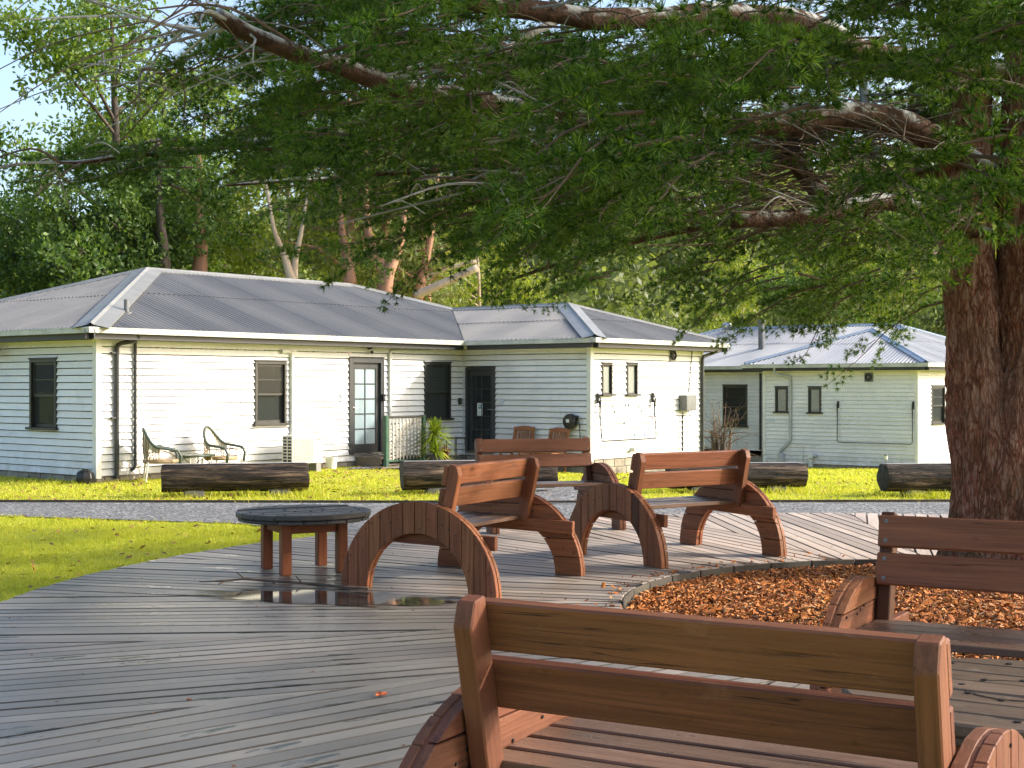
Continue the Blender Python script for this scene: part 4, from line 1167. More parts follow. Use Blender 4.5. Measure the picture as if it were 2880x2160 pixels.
while len(pts) < 420:
    x, y = random.uniform(-4, 5), random.uniform(3.2, 17)
    d_ = math.hypot(x - DC.x, y - DC.y)
    if MR + .1 < d_ < DR - .1: pts.append((x, y, DZ + .004))
litter('leaf_litter', pts, .006, .017, MT['fallen_leaf'], 'fine needles and bits of bark on the deck planks', 'litter')

# ================================================================== split logs on the far lawn
def make_log(p, q, rad, seed, lab):
    p, q = Vector(p), Vector(q); L = (q - p).length; n, m = 46, 40
    vs = []
    for i in range(n + 1):
        x = -L / 2 + L * i / n
        for k in range(m):
            a = 2 * math.pi * k / m; c, s = math.cos(a), math.sin(a)
            f_ = 1 + .10 * noise.noise(Vector((x * .8, c * 1.2 + seed, s * 1.2))) + .07 * noise.noise(Vector((x * 1.6, a * 5.0, seed))) + .06 * min(0, noise.noise(Vector((x * .7 + seed, c * 6, s * 6)))) 
            if i in (0, n): f_ *= .97
            r_ = rad * f_; y, z = r_ * c, r_ * s
            z = min(z, rad * .80 + .01 * noise.noise(Vector((x * 2, y * 9, seed))))
            vs.append((x + (.03 * noise.noise(Vector((y * 6, z * 6, seed))) if i in (0, n) else 0), y, z))
    fs = [(i * m + k, i * m + (k + 1) % m, (i + 1) * m + (k + 1) % m, (i + 1) * m + k) for i in range(n) for k in range(m)]
    o = MB().add(vs, fs).build('log_seat', MT['log_bark'], smooth='all')
    ang = math.atan2(q.y - p.y, q.x - p.x); c_ = (p + q) / 2
    o.location = c_; o.rotation_euler = (0, -math.atan2(q.z - p.z, L), ang)
    for e in (0, n):
        ring_ = [vs[e * m + k] for k in range(m)]; c0 = (ring_[0][0] + (-.004 if e == 0 else .004), 0, -.02)
        MB().add([c0] + ring_, [(0, 1 + k, 1 + (k + 1) % m) for k in range(m)]).build('cut_end', MT['log_end'], o)
    mb = MB(); k0 = L / 2 - .03
    ws = rad * .50; g_ = 12
    tv = [(-k0 + 2 * k0 * i / g_, s_ * ws * (1 + .25 * noise.noise(Vector((i * .9, s_, seed)))), rad * .80 + .0125) for i in range(g_ + 1) for s_ in (-1, 1)]
    mb.add(tv, [(2 * i, 2 * i + 2, 2 * i + 3, 2 * i + 1) for i in range(g_)]).build('flat_top', MT['log_top'], o)
    for s_ in (-.28, .30):
        b_ = MB().box(s_ * L - .16, s_ * L + .16, -.15, .15, -rad - .09, -rad * .86).build('support_block', MT['stone'], o, bevel=.03)
    return tag(o, lab, 'log', 'split logs along the far side of the drive')
def log_at(x0, x1, ymid, Yd0, Yd1, rad, seed, lab):
    p = at(x0, ymid, Yd0); q = at(x1, ymid, Yd1)
    p.z = zg(p.x, p.y) + rad + .07; q.z = zg(q.x, q.y) + rad + .07
    make_log(p, q, rad, seed, lab)
log_at(455, 866, 1357, 21.2, 21.7, .235, 1.0, 'dark split log nearest the cane chairs, left of the steps')
log_at(1130, 1560, 1350, 21.7, 22.3, .245, 5.0, 'dark split log in front of the potted yucca and lattice')
log_at(1880, 2258, 1342, 22.0, 22.5, .22, 9.0, 'dark split log behind the bench at the mulch bed')
log_at(2484, 2860, 1352, 21.3, 21.6, .235, 13.0, 'dark split log partly hidden by the cedar trunk')

# ================================================================== fittings on and beside the nearer house
def wall_thing(h, name, lab, cat, u, v, z, axis):
    """an Empty on a wall; its X runs along the wall, Y outwards, Z up"""
    P = h.pt(u, v, z); o = empty(name, P)
    o.rotation_euler = (0, 0, UV + (math.pi if axis == 'front' else math.pi / 2))
    return tag(o, lab, cat)
# front walls face -v: local X = -u, Y = -v.  side walls face -u: local X = v, Y = -u
def on_front(name, x, y, lab, cat, v0=0.0, off=.03):
    u, z = H.front(x, y, v0); return wall_thing(H, name, lab, cat, u, v0 - off, z, 'front')
def on_side(h, name, x, y, lab, cat, u0, off=.03):
    v, z = h.left(x, y, u0); return wall_thing(h, name, lab, cat, u0 - off, v, z, 'side')
GLY = {'1': [(.5, 0, .5, 1)], 'A': [(.1, 0, .5, 1), (.9, 0, .5, 1), (.28, .4, .72, .4)], '4': [(.7, 0, .7, 1), (.7, 1, .1, .35), (.1, .35, .95, .35)], '3': [(.1, 1, .9, 1), (.9, 1, .45, .55), (.45, .55, .9, .3), (.9, .3, .5, 0), (.5, 0, .1, .1)],
       '8': [(.2, .5, .8, .5), (.2, 0, .8, 0), (.2, 1, .8, 1), (.2, 0, .2, 1), (.8, 0, .8, 1)], 'E': [(.15, 0, .15, 1), (.15, 0, .85, 0), (.15, .5, .75, .5), (.15, 1, .85, 1)]}
def sign(root, txt):
    MB().box(-.085, .085, 0, .008, -.075, .075).build('plate', MT['sign_plate'], root, bevel=.002)
    mb = MB()
    for i, ch in enumerate(txt):
        for (xa, za, xb, zb) in GLY.get(ch, GLY['1']):
            x0 = .05 - i * .055
            M, L = along((x0 - xa * .035, .010, za * .06 - .01), (x0 - xb * .035, .010, zb * .06 - .01), (0, 1, 0)); mb.box(-L / 2 - .002, L / 2 + .002, -.003, .003, -.0015, .0015, M)
    for z in (-.035, -.05): mb.box(-.055, .055, .0085, .0105, z, z + .005)
    mb.build('lettering', MT['sign_print'], root)
sign(on_front('number_plate', 963, 1120, 'small pale number plate left of the frosted glass door', 'sign'), '1A')
sign(on_side(H, 'number_plate', 1411, 1130, 'small pale number plate right of the wing door', 'sign', u1), '18')
sign(on_side(H2, 'number_plate', 2170, 1182, 'small pale number plate on the farther house', 'sign', 0.0), '14')
# floodlight
o = on_front('flood_light', 1036, 976, 'black twin flood lamp under the eave above the frosted door', 'lamp', off=.02)
MB().box(-.05, .05, 0, .03, -.05, .05).build('base', MT['black_plastic'], o, bevel=.01)
for sx in (-1, 1):
    c = Vector((sx * .11, .12, .03 if sx > 0 else .09)); d = Vector((sx * .5, .7, -.5)).normalized()
    M = frame(c, d.orthogonal().normalized(), d.cross(d.orthogonal().normalized()), d)
    MB().lathe([(.03, -.06), (.065, .0), (.07, .05), (.05, .06)], 14, M).build('lamp_head', MT['black_plastic'], o, smooth=True)
    MB().tube([(sx * .02, .03, 0), (sx * .06, .08, .02), c], .014, 6).build('lamp_arm', MT['black_plastic'], o)
MB().lathe([(.02, -.05), (.035, -.02), (.03, .02)], 10, T(0, .09, -.10)).build('sensor', MT['black_plastic'], o, smooth=True)
for (nm, root_, lab) in (('key_box', on_front('key_box', 1072, 1118, 'small black key box right of the frosted glass door', 'key box', off=.055), 0), ('key_box', on_front('key_box', 1289, 1128, 'small black key box beside the inner corner of the walls', 'key box'), 0)):
    MB().box(-.045, .045, 0, .05, -.075, .075).build('case', MT['black_plastic'], root_, bevel=.012)
    for i in range(3): MB().box(-.028 + i * .02, -.014 + i * .02, .05, .056, -.04, .03).build('key', MT['grey_metal'], root_)
# notice on the wing door
o = on_side(H, 'door_notice', 1348, 1152, 'white paper notice with teal emblem on the wing door', 'notice', u1, -.02)
MB().box(-.075, .075, 0, .003, -.15, .15).build('sheet', MT['paper'], o)
mb = MB().box(-.035, .035, .003, .005, .02, .115); mb.build('emblem', MT['teal_print'], o)
MB().add([(-.022, .006, .06), (.022, .006, .06), (.022, .006, .08), (0, .006, .105), (-.022, .006, .08)], [(0, 1, 2, 3, 4)]).build('emblem_house', MT['paper'], o)
mb = MB()
for i, w_ in enumerate((.05, .035, .055, .045, .05)): mb.box(-w_, w_, .003, .0045, -.03 - i * .022, -.022 - i * .022)
mb.build('lettering', MT['sign_print'], o)
# split air conditioner outdoor unit
u_, z_b = H.front(800, 1312); o = empty('air_conditioner', H.pt(u_, -.52, 0), UV)
tag(o, 'cream air conditioner unit against the wall under the window', 'air conditioner')
zb = .17
MB().box(-.40, .40, -.15, .15, zb, zb + .56).build('case', MT['ac_white'], o, bevel=.012)
MB().box(-.36, .16, -.157, -.15, zb + .05, zb + .50).build('fan_panel', MT['ac_grille'], o, bevel=.003)
mb = MB()
for i in range(13): mb.box(-.355, .155, -.164, -.158, zb + .065 + i * .034, zb + .071 + i * .034)
for i in range(9): mb.box(-.35 + i * .062, -.345 + i * .062, -.166, -.1645, zb + .05, zb + .50)
mb.build('guard_wires', MT['ac_white'], o)
for i in range(8):
    for j in range(2): MB().box(-.4035, -.399, -.12 + j * .13, -.02 + j * .13, zb + .04 + i * .063, zb + .085 + i * .063).build('side_slot', MT['black_plastic'], o)
MB().box(.26, .34, -.1555, -.15, zb + .46, zb + .48).build('badge', MT['red_print'], o)
for sx in (-.28, .28): MB().box(sx - .06, sx + .06, -.17, .17, -.02, zb).build('foot', MT['concrete'], o)
# tap with pipe and bucket
o = on_front('garden_tap', 862, 1256, 'brass tap and white pipe on the wall right of the air conditioner', 'tap')
MB().tube([(0, 0, 0), (0, .06, 0), (0, .09, -.05)], .014, 8).tube([(-.08, .05, .03), (.08, .05, .03)], .009, 6).build('tap_body', MT['nail'], o, smooth=True)
MB().tube([(-.02, .02, .01), (-.33, .02, .01), (-.33, .02, -.55)], .011, 8).build('supply_pipe', MT['pipe_white'], o, smooth=True)
u_, _ = H.front(903, 1315); o = MB().lathe([(.10, 0), (.125, .24), (.13, .25), (.12, .25), (.095, .02)], 18).build('bucket', MT['bucket'], None, smooth=True)
o.location = H.pt(u_, -.30, 0); tag(o, 'small white plastic bucket below the tap pipe', 'bucket')
hd_ = MB().tube([(.125 * math.cos(a), .01, .24 - .14 * math.sin(a) * 0 + .0 + .12 * math.sin(a)) for a in np.linspace(0, math.pi, 9)], .004, 5).build('bucket_handle', MT['steel'], o)
# irrigation box at the corner
pb = gp(233, 1362, 0); o = MB().lathe([(.16, 0), (.17, .10), (.15, .19), (.09, .235), (.03, .24)], 7).build('valve_box', MT['black_plastic'], None, bevel=.01)
o.location = (pb.x, pb.y + .12, 0); o.rotation_euler = (0, 0, .3); tag(o, 'black plastic valve cover on the ground at the house corner', 'cover')
MB().lathe([(.05, 0), (.05, .02)], 8, T(0, 0, .24)).build('cap', MT['black_plastic'], o)
# hanging basket at the left edge
pv, pz = H.left(6, 985, 0); o = empty('hanging_basket', H.pt(-.36, pv, pz - .12)); tag(o, 'brown coir hanging basket under the eave at the left edge', 'basket')
MB().lathe([(.03, -.02), (.12, .02), (.17, .09), (.19, .16), (.17, .16), (.1, .06)], 16).build('basket', MT['orange_leaf'], o, smooth=True)
for k in range(3): MB().tube([(.18 * math.cos(k * 2.1), .18 * math.sin(k * 2.1), .16), (0, 0, .5)], .004, 4).build('chain', MT['black_plastic'], o)
MB().tube([(0, 0, .5), (.0, .0, .62)], .006, 5).build('hook', MT['black_plastic'], o)
vs = []; 
for i in range(90):
    a = random.uniform(0, 6.28); r_ = random.uniform(.1, .26); z = .16 + random.uniform(-.16, .1); vs += [(r_ * math.cos(a), r_ * math.sin(a), z), (r_ * 1.15 * math.cos(a + .1), r_ * 1.15 * math.sin(a + .1), z - .02), (r_ * 1.1 * math.cos(a), r_ * 1.1 * math.sin(a), z - .06)]
MB().add(vs, [(3 * i, 3 * i + 1, 3 * i + 2) for i in range(90)]).build('dry_foliage', MT['fallen_leaf'], o)
# hose reel
o = on_side(H, 'hose_reel', 1612, 1185, 'black hose reel hanging on the wing wall above the timber chairs', 'hose reel', u1)
MB().lathe([(.14, 0), (.165, .03), (.165, .12), (.15, .15), (.05, .16)], 22, frame((0, .0, 0), (1, 0, 0), (0, 0, -1), (0, 1, 0))).build('drum', MT['black_plastic'], o, smooth=True)
MB().box(-.03, .05, .156, .166, -.02, .05).build('label_plate', MT['sign_plate'], o)
MB().tube([(-.14, .07, .10), (-.20, .07, .08), (-.24, .06, -.10), (-.255, .05, -.6)], .012, 7).tube([(.14, .07, -.06), (.15, .05, -.6)], .012, 7).build('hose', MT['black_plastic'], o, smooth=True)
MB().box(-.2, -.1, .03, .12, .06, .13).build('bracket', MT['black_plastic'], o, bevel=.01)
# electricity box on the end of the wing
o = on_front('meter_box', 1922, 1133, 'grey metal electricity box on the end wall of the wing', 'meter box', wv, .02)
MB().box(-.24, .24, 0, .20, -.185, .185).build('case', MT['grey_metal'], o, bevel=.008)
MB().box(-.225, .225, .20, .212, -.17, .17).build('lid', MT['grey_metal'], o, bevel=.004)
MB().tube([(-.05, .09, -.185), (-.07, .09, -.28), (-.12, .09, -.31), (-.15, .09, -.26), (-.16, .09, -.185)], .009, 6).build('cable_loop', MT['black_plastic'], o)
# wall fans
def wall_fan(o, w_, h_):
    MB().box(-w_, w_, 0, .025, -h_, h_).build('plate', MT['grey_metal'], o, bevel=.005)
    fr_ = frame((0, .025, 0), (1, 0, 0), (0, 0, -1), (0, 1, 0)); r_ = min(w_, h_) * .85
    MB().lathe([(r_, 0), (r_, .03), (r_ * .9, .032), (r_ * .88, .004)], 20, fr_).build('ring', MT['black_plastic'], o, smooth=True)
    MB().lathe([(r_ * .3, 0), (r_ * .3, .03), (r_ * .1, .036)], 14, fr_).build('hub', MT['grey_metal'], o, smooth=True)
    for k in range(6): MB().tube([(0, .03, 0), (r_ * .9 * math.cos(k * 1.047), .03, r_ * .9 * math.sin(k * 1.047))], .008, 5).build('bar', MT['black_plastic'], o)
wall_fan(on_front('extractor_fan', 1888, 1000, 'grey extractor fan under the eave of the wing end', 'fan', wv), .12, .14)
wall_fan(on_side(H2, 'extractor_fan', 2445, 1061, 'square grey extractor fan under the eave of the farther house', 'fan', 0.0), .14, .14)
# fold-down clothes lines
def clothes_line(o, L, drop, proj):
    for sx in (0, L):
        MB().box(sx - .03, sx + .03, 0, .05, -.11, .11).build('wall_bracket', MT['fascia_grey'], o, bevel=.006)
        MB().tube([(sx, .05, .07), (sx, .10, -.02), (sx, .07, -.42)], .017, 6).build('stay', MT['fascia_grey'], o)
    f = MB().tube([(0, .06, -.06), (0, .06 + proj, -drop + .05), (.05, .06 + proj, -drop)] + [(L - .05, .06 + proj, -drop), (L, .06 + proj, -drop + .05), (L, .06, -.06)], .014, 7).build('frame', MT['fascia_grey'], o, smooth='all')
    for k in range(5):
        z = -.30 - k * (drop - .4) / 5; y_ = .06 + proj * (-z) / drop
        MB().tube([(0, y_, z), (L, y_, z)], .0025, 4).build('line', MT['pipe_grey'], f)
uA, zA = H.front(1676, 1120, wv); uB, _ = H.front(1830, 1120, wv)
o = wall_thing(H, 'clothes_line', 'dark folding clothes line with coloured pegs on the wing end wall', 'clothes line', uB, wv - .03, zA, 'front')
clothes_line(o, uB - uA, .92, .06)
k_ = 0
for (x, y, mt) in ((1712, 1142, 'peg_yellow'), (1727, 1148, 'peg_yellow'), (1748, 1138, 'peg_dark'), (1757, 1139, 'peg_dark'), (1786, 1144, 'peg_dark'), (1818, 1142, 'peg_dark'), (1716, 1158, 'peg_dark'), (1794, 1156, 'peg_dark'), (1742, 1190, 'peg_dark'), (1822, 1175, 'red_print'), (1770, 1224, 'peg_blue'), (1797, 1222, 'peg_blue')):
    u_, z_k = H.front(x, y, wv); yy = .06 + .06 * max(0, zA - z_k) / .92
    p_ = empty('clothes_peg', H.pt(u_, wv - .03 - yy, z_k), UV); tag(p_, {'peg_yellow': 'small yellow clothes peg on the folded clothes line', 'peg_dark': 'small dark clothes peg on the folded clothes line', 'peg_blue': 'small blue clothes peg low on the folded clothes line', 'red_print': 'small red clothes peg on the folded clothes line'}[mt], 'peg', 'pegs on the clothes line')
    for s_ in (-1, 1): MB().box(-.004, .004, -.01, .01, -.045, .03, T(s_ * .006, 0, 0) @ Matrix.Rotation(s_ * .12, 4, 'Y')).build('peg_half', MT[mt], p_)
vA, zA2 = H2.left(2570, 1140); vB, _ = H2.left(2359, 1140)
o = wall_thing(H2, 'clothes_line', 'dark folding clothes line on the side of the farther house', 'clothes line', -.03, vA, zA2, 'side')
clothes_line(o, vB - vA, 1.18, .03)
# gas meter and pipes on the farther house
o = on_side(H2, 'gas_meter', 2285, 1292, 'white gas meter low on the wall of the farther house', 'meter', 0.0)
MB().box(-.09, .09, .02, .18, .02, .20).build('case', MT['bucket'], o, bevel=.03); MB().box(-.06, .06, .02, .14, -.24, .0).build('stand', MT['pipe_white'], o, bevel=.01); MB().tube([(-.09, .1, .12), (-.2, .1, .12)], .05, 10).build('regulator', MT['pipe_grey'], o, smooth=True)
MB().tube([(.3, .03, .42), (.3, .03, -.1)], .01, 6).tube([(-.3, .03, .47), (.62, .03, .47)], .01, 6).build('gas_pipe', MT['pipe_white'], o)
# small garden light by the farther house
p = at(2492, 1312, 38.0); o = empty('garden_light', (p.x, p.y, zg(p.x, p.y))); tag(o, 'thin garden light on a stake in front of the farther house', 'garden light')
zt_ = CZ + (HY - 1278) / F * 38 - zg(p.x, p.y)
MB().tube([(0, 0, 0), (0, 0, zt_ - .12)], .015, 6).build('stake', MT['grey_metal'], o); MB().lathe([(.04, 0), (.05, .08), (.05, .1)], 12, T(0, 0, zt_ - .14)).build('lens', MT['bucket'], o, smooth=True); MB().lathe([(.06, 0), (.06, .03), (.02, .05)], 12, T(0, 0, zt_ - .04)).build('cap', MT['grey_metal'], o, smooth=True)
p = at(2624, 1316, 40.0); o = empty('hose_stand', (p.x, p.y, zg(p.x, p.y))); tag(o, 'low grey half-round hose stand by the farther house corner', 'hose stand')
zt_ = CZ + (HY - 1306) / F * 40 - zg(p.x, p.y)
MB().tube([(.14 * math.cos(a), 0, zt_ - .16 + .16 * math.sin(a)) for a in np.linspace(0, math.pi, 11)], .03, 7).build('hoop', MT['grey_metal'], o, smooth=True); MB().box(-.15, .15, -.05, .05, 0, zt_ - .15).build('base', MT['grey_metal'], o)

# ================================================================== porch and steps
u_p0, _ = H.front(1083, 1250); 
o = empty('porch_steps', H.pt((dA[0] + dA[1]) / 2 + .1, -.45, 0), UV); tag(o, 'weathered timber steps below the frosted glass door', 'steps')
dzb = dA[2] - .03
for k, (z, y0, y1, x0, x1) in enumerate(((dzb - .03, -.32, .42, -.45, .95), (dzb - .21, -.68, -.30, -.75, .55))):
    nbd = 3 if k == 0 else 2
    for j in range(nbd):
        w_ = (y1 - y0) / nbd; y = y0 + (j + .5) * w_
        plank('tread_board', (x0, y, z), (x1, y, z), w_ - .008, .035, MT['grey_timber'], o)
    for x in np.linspace(x0 + .03, x1 - .03, 4): MB().box(x - .03, x + .03, y0 + .02, y1 - .02, -.1, z - .018).build('stringer', MT['grey_timber'], o)
# small balcony with lattice beside it
ua, _ = H.front(1086, 1200, -.95); ub, _ = H.front(1190, 1200, -.95)
o = empty('lattice_screen', H.pt(ua, -.95, 0), UV); tag(o, 'pale timber lattice screen with green corner post beside the steps', 'screen')
Ls = ub - ua; zl0 = H.front(1130, 1292, -.95)[1]; zl1 = H.front(1130, 1176, -.95)[1]
for x in (0, Ls): MB().box(x - .045, x + .045, -.045, .045, -.12, zl1 + .06).build('post', MT['green_post'], o, bevel=.006)
plank('top_rail', (.045, 0, zl1 + .03), (Ls - .045, 0, zl1 + .03), .09, .04, MT['frame_dark'], o); plank('bottom_rail', (.045, 0, zl0 - .02), (Ls - .045, 0, zl0 - .02), .05, .04, MT['green_post'], o)
x0, x1 = .045, Ls - .045; nl = 9
for d_ in (0, 1):
    for k in range(nl + 1):
        if d_ == 0:
            x = x0 + (x1 - x0) * (k + .5) / (nl + 1); p, q = (x, -.012, zl0), (x, -.012, zl1)
        else:
            f0 = (k + .5) / (nl + 1); z = zl0 + (zl1 - zl0) * f0; dz = .16
            p, q = (x0, .002, max(zl0, z - dz)), (x1, .002, min(zl1, z + dz))
        plank('lattice_slat', p, q, .034 if d_ == 0 else .01, .01 if d_ == 0 else .034, MT['lattice_timber'], o, up=(0, 1, 0) if d_ == 0 else (0, 0, 1), bevel=.0)
for k in range(6): plank('floor_board', (.05, .08 + k * .14, zl0 - .10), (Ls - .05, .08 + k * .14, zl0 - .10), .13, .03, MT['grey_timber'], o)
for k in range(5): plank('skirt_board', (.10 + k * Ls / 5.2, -.0, -.1), (.10 + k * Ls / 5.2, -.0, zl0 - .12), .15, .02, MT['grey_timber'], o, up=(0, 1, 0))

# ================================================================== potted plants
def blades(n, L, w_, zc, spread, droop, r0=.02):
    vs = []; fs = []
    for i in range(n):
        a = random.uniform(0, 6.28); e = random.uniform(*spread); l = L * random.uniform(.7, 1.1); d = Vector((math.cos(a) * math.cos(e), math.sin(a) * math.cos(e), math.sin(e)))
        s = Vector((-math.sin(a), math.cos(a), 0)); p = Vector((r0 * math.cos(a), r0 * math.sin(a), zc + random.uniform(-.08, .08))); k = len(vs); st = 4
        for j in range(st + 1):
            f_ = j / st; c = p + d * l * f_ + Vector((0, 0, -droop * l * f_ * f_)); ww = w_ * (.6 + 1.2 * f_ * (1 - f_) * 2) * (1 - f_ ** 3)
            vs += [c - s * ww, c + s * ww + Vector((0, 0, .003))]
        fs += [(k + 2 * j, k + 2 * j + 1, k + 2 * j + 3, k + 2 * j + 2) for j in range(st)]
    return MB().add(vs, fs)
pu_, pz_ = H.front(1222, 1310, -1.35); P = H.pt(pu_, -1.35, 0); o = empty('potted_yucca', (P.x, P.y, zg(P.x, P.y))); tag(o, 'potted yucca with bright yellow-green spiky crowns beside the lattice', 'yucca')
MB().lathe([(.13, 0), (.18, .22), (.20, .30), (.17, .30), (.16, .27)], 18).build('pot', MT['pot'], o, smooth=True)
MB().tube([(0, 0, .25), (.01, .02, .5), (-.01, 0, .74)], [.04, .035, .03], 8).build('stem', MT['twig_bark'], o, smooth=True)
blades(230, .46, .017, .74, (-.5, 1.5), .3).build('upper_crown', MT['yucca_leaf'], o, smooth='all'); blades(190, .46, .016, .38, (-.2, 1.3), .35).build('lower_crown', MT['yucca_leaf'], o, smooth='all')
pu_, _ = H.front(1248, 1310, -1.5); P = H.pt(pu_, -1.5, 0); o = empty('potted_cordyline', (P.x, P.y, zg(P.x, P.y))); tag(o, 'small dark red cordyline in a low pot beside the yucca', 'cordyline')
MB().lathe([(.09, 0), (.12, .16), (.13, .20), (.11, .20)], 14).build('pot', MT['concrete'], o, smooth=True); blades(46, .36, .014, .2, (.4, 1.5), .15).build('leaves', MT['red_leaf'], o, smooth='all')
pu_, _ = H.front(1282, 1310, -.75); P = H.pt(pu_, -.75, 0); o = empty('metal_stand', (P.x, P.y, zg(P.x, P.y)), UV); tag(o, 'thin dark metal plant stand near the inner wall corner', 'stand')
for sx in (-.14, .14):
    for sy in (-.14, .14): MB().tube([(sx * 1.2, sy * 1.2, 0), (sx, sy, .62)], .012, 5).build('leg', MT['fascia_grey'], o)
MB().box(-.18, .18, -.18, .18, .62, .64).build('top', MT['fascia_grey'], o, bevel=.004); MB().box(-.16, .16, -.16, .16, .2, .215).build('shelf', MT['fascia_grey'], o)

# ================================================================== cane chairs and cane table by the front wall
def cane_chair(P, rz, lab):
    o = empty('cane_chair', P, rz); tag(o, lab, 'chair', 'cane furniture by the front wall')
    # rim: from one arm front, over the back, to the other arm front
    rim = []
    for i in range(21):
        f_ = i / 20; a = math.pi * f_
        x = .31 * math.cos(a); y = -.32 * math.sin(a) ** .8 + .02; z = .60 + .34 * math.sin(a) ** 2.2
        rim.append((x, y, z))
    rim = [(.30, .30, .30), (.315, .32, .46), (.32, .26, .56)] + rim + [(-.32, .26, .56), (-.315, .32, .46), (-.30, .30, .30)]
    MB().tube(rim, .026, 8).build('rim', MT['cane_rim'], o, smooth='all')
    for x, y in ((.27, .26), (-.27, .26), (.25, -.24), (-.25, -.24)):
        MB().tube([(x, y, .36), (x * 1.12, y * 1.18, 0)], .018, 7).build('leg', MT['cane_white'], o, smooth=True)
    MB().lathe([(.30, .33), (.315, .36), (.30, .40), (.02, .385)], 20).build('seat', MT['cane'], o, smooth=True)
    for i in range(15):
        k = 3 + int(1 + i * 19 / 14.0); top = Vector(rim[k]); a = math.atan2(top.y, top.x); b = Vector((.285 * math.cos(a), .285 * math.sin(a), .38))
        MB().tube([b, (b + top) / 2 + Vector((0, -.02, 0)), top], .009, 5).build('stake', MT['cane'], o)
    # woven panel between stakes
    vs = []; n = 18
    for i in range(n + 1):
        k = 4 + i; t_ = Vector(rim[k]); a = math.atan2(t_.y, t_.x); b = Vector((.285 * math.cos(a), .285 * math.sin(a), .38)); t2_ = b.lerp(t_, .98); b2 = b.lerp(t_, .05 if abs(i - 9) < 5 else .55); vs += [b2, t2_]
    MB().add(vs, [(2 * i, 2 * i + 2, 2 * i + 3, 2 * i + 1) for i in range(n)]).build('woven_back', MT['cane_white'], o, smooth='all')
    for s_ in (-1, 1): MB().tube([(s_ * .29 , .24 - .46 * (1 - math.cos(a)) / 2 * 1.0, .40 + .14 * math.sin(a)) for a in np.linspace(0, math.pi, 9)], .009, 5).build('side_loop', MT['cane'], o)
def spot(x, off):
    u_, _ = H.front(x, 1300, -off); P = H.pt(u_, -off, 0); return (P.x, P.y, zg(P.x, P.y))
cane_chair(spot(452, .62), UV - R(122), 'cane armchair with dark green rim at the left, near the downpipes')
cane_chair(spot(622, .62), UV - R(160), 'cane armchair with dark green rim right of the cane table')
P = spot(546, .55); o = empty('cane_table', P, UV); tag(o, 'low cane table with dark green rim between the two cane armchairs', 'table')
MB().box(-.27, .27, -.22, .22, .415, .44).build('top', MT['cane_white'], o, bevel=.006)
MB().tube([(-.28, -.23, .43), (.28, -.23, .43), (.28, .23, .43), (-.28, .23, .43), (-.28, -.23, .43)], .022, 7).build('rim', MT['cane_rim'], o, smooth='all')
for sx in (-1, 1):
    for sy in (-1, 1): MB().tube([(sx * .24, sy * .19, .41), (sx * .25, sy * .2, 0)], .016, 6).build('leg', MT['cane_white'], o)
    MB().tube([(sx * .22, -.2, .28 + 0), (sx * .22, 0, .38), (sx * .22, .2, .28)], .01, 5).build('hoop', MT['cane'], o)

# ================================================================== timber garden chairs by the wing
def garden_chair(P, rz, lab):
    o = empty('garden_chair', P, rz); tag(o, lab, 'chair', 'timber garden chairs by the wing')
    m = MT['teak']; ln = R(14); ax = Vector((0, -math.sin(ln), math.cos(ln)))
    for sx in (-1, 1):
        b = Vector((sx * .25, -.20, .0)); plank('back_post', b, b + Vector((0, 0, .40)), .05, .035, m, o); plank('back_post', b + Vector((0, 0, .40)), b + Vector((0, 0, .40)) + ax * .54, .05, .035, m, o)
        plank('front_leg', (sx * .25, .24, 0), (sx * .25, .24, .42), .05, .035, m, o)
        plank('side_rail', (sx * .25, -.18, .37), (sx * .25, .22, .39), .03, .06, m, o)
    tp = Vector((0, -.20, .40)) + ax * .50
    cr = [(-.25 + .5 * i / 10, .035 * math.sin(math.pi * i / 10)) for i in range(11)]
    po = [(x, -.04) for x, _ in cr] + [(x, .03 + z) for x, z in cr[::-1]]
    obj('crest_rail', poly_mesh('crest_rail', po, .03, m, .004), o, frame(tp, (1, 0, 0), ax, Vector((1, 0, 0)).cross(ax)))
    lowr = Vector((0, -.20, .40)) + ax * .10; plank('low_rail', lowr + Vector((-.23, 0, 0)), lowr + Vector((.23, 0, 0)), .025, .045, m, o, up=ax)
    for i in range(6):
        x = -.19 + i * .076; plank('back_slat', Vector((x, 0, 0)) + lowr + ax * .02, Vector((x, 0, 0)) + tp - ax * .04, .014, .045, m, o, up=(1, 0, 0))
    for i in range(6): plank('seat_slat', (-.25, -.15 + i * .075, .415), (.25, -.15 + i * .075, .415), .062, .02, m, o)
def spot_l(x, off):
    v_, _ = H.left(x, 1300, u1 - off); P = H.pt(u1 - off, v_, 0); return (P.x, P.y, zg(P.x, P.y))
garden_chair(spot_l(1452, .45), UV + math.pi / 2 + R(4), 'timber garden chair nearer the wing door')
garden_chair(spot_l(1547, .45), UV + math.pi / 2 - R(3), 'timber garden chair under the black hose reel')

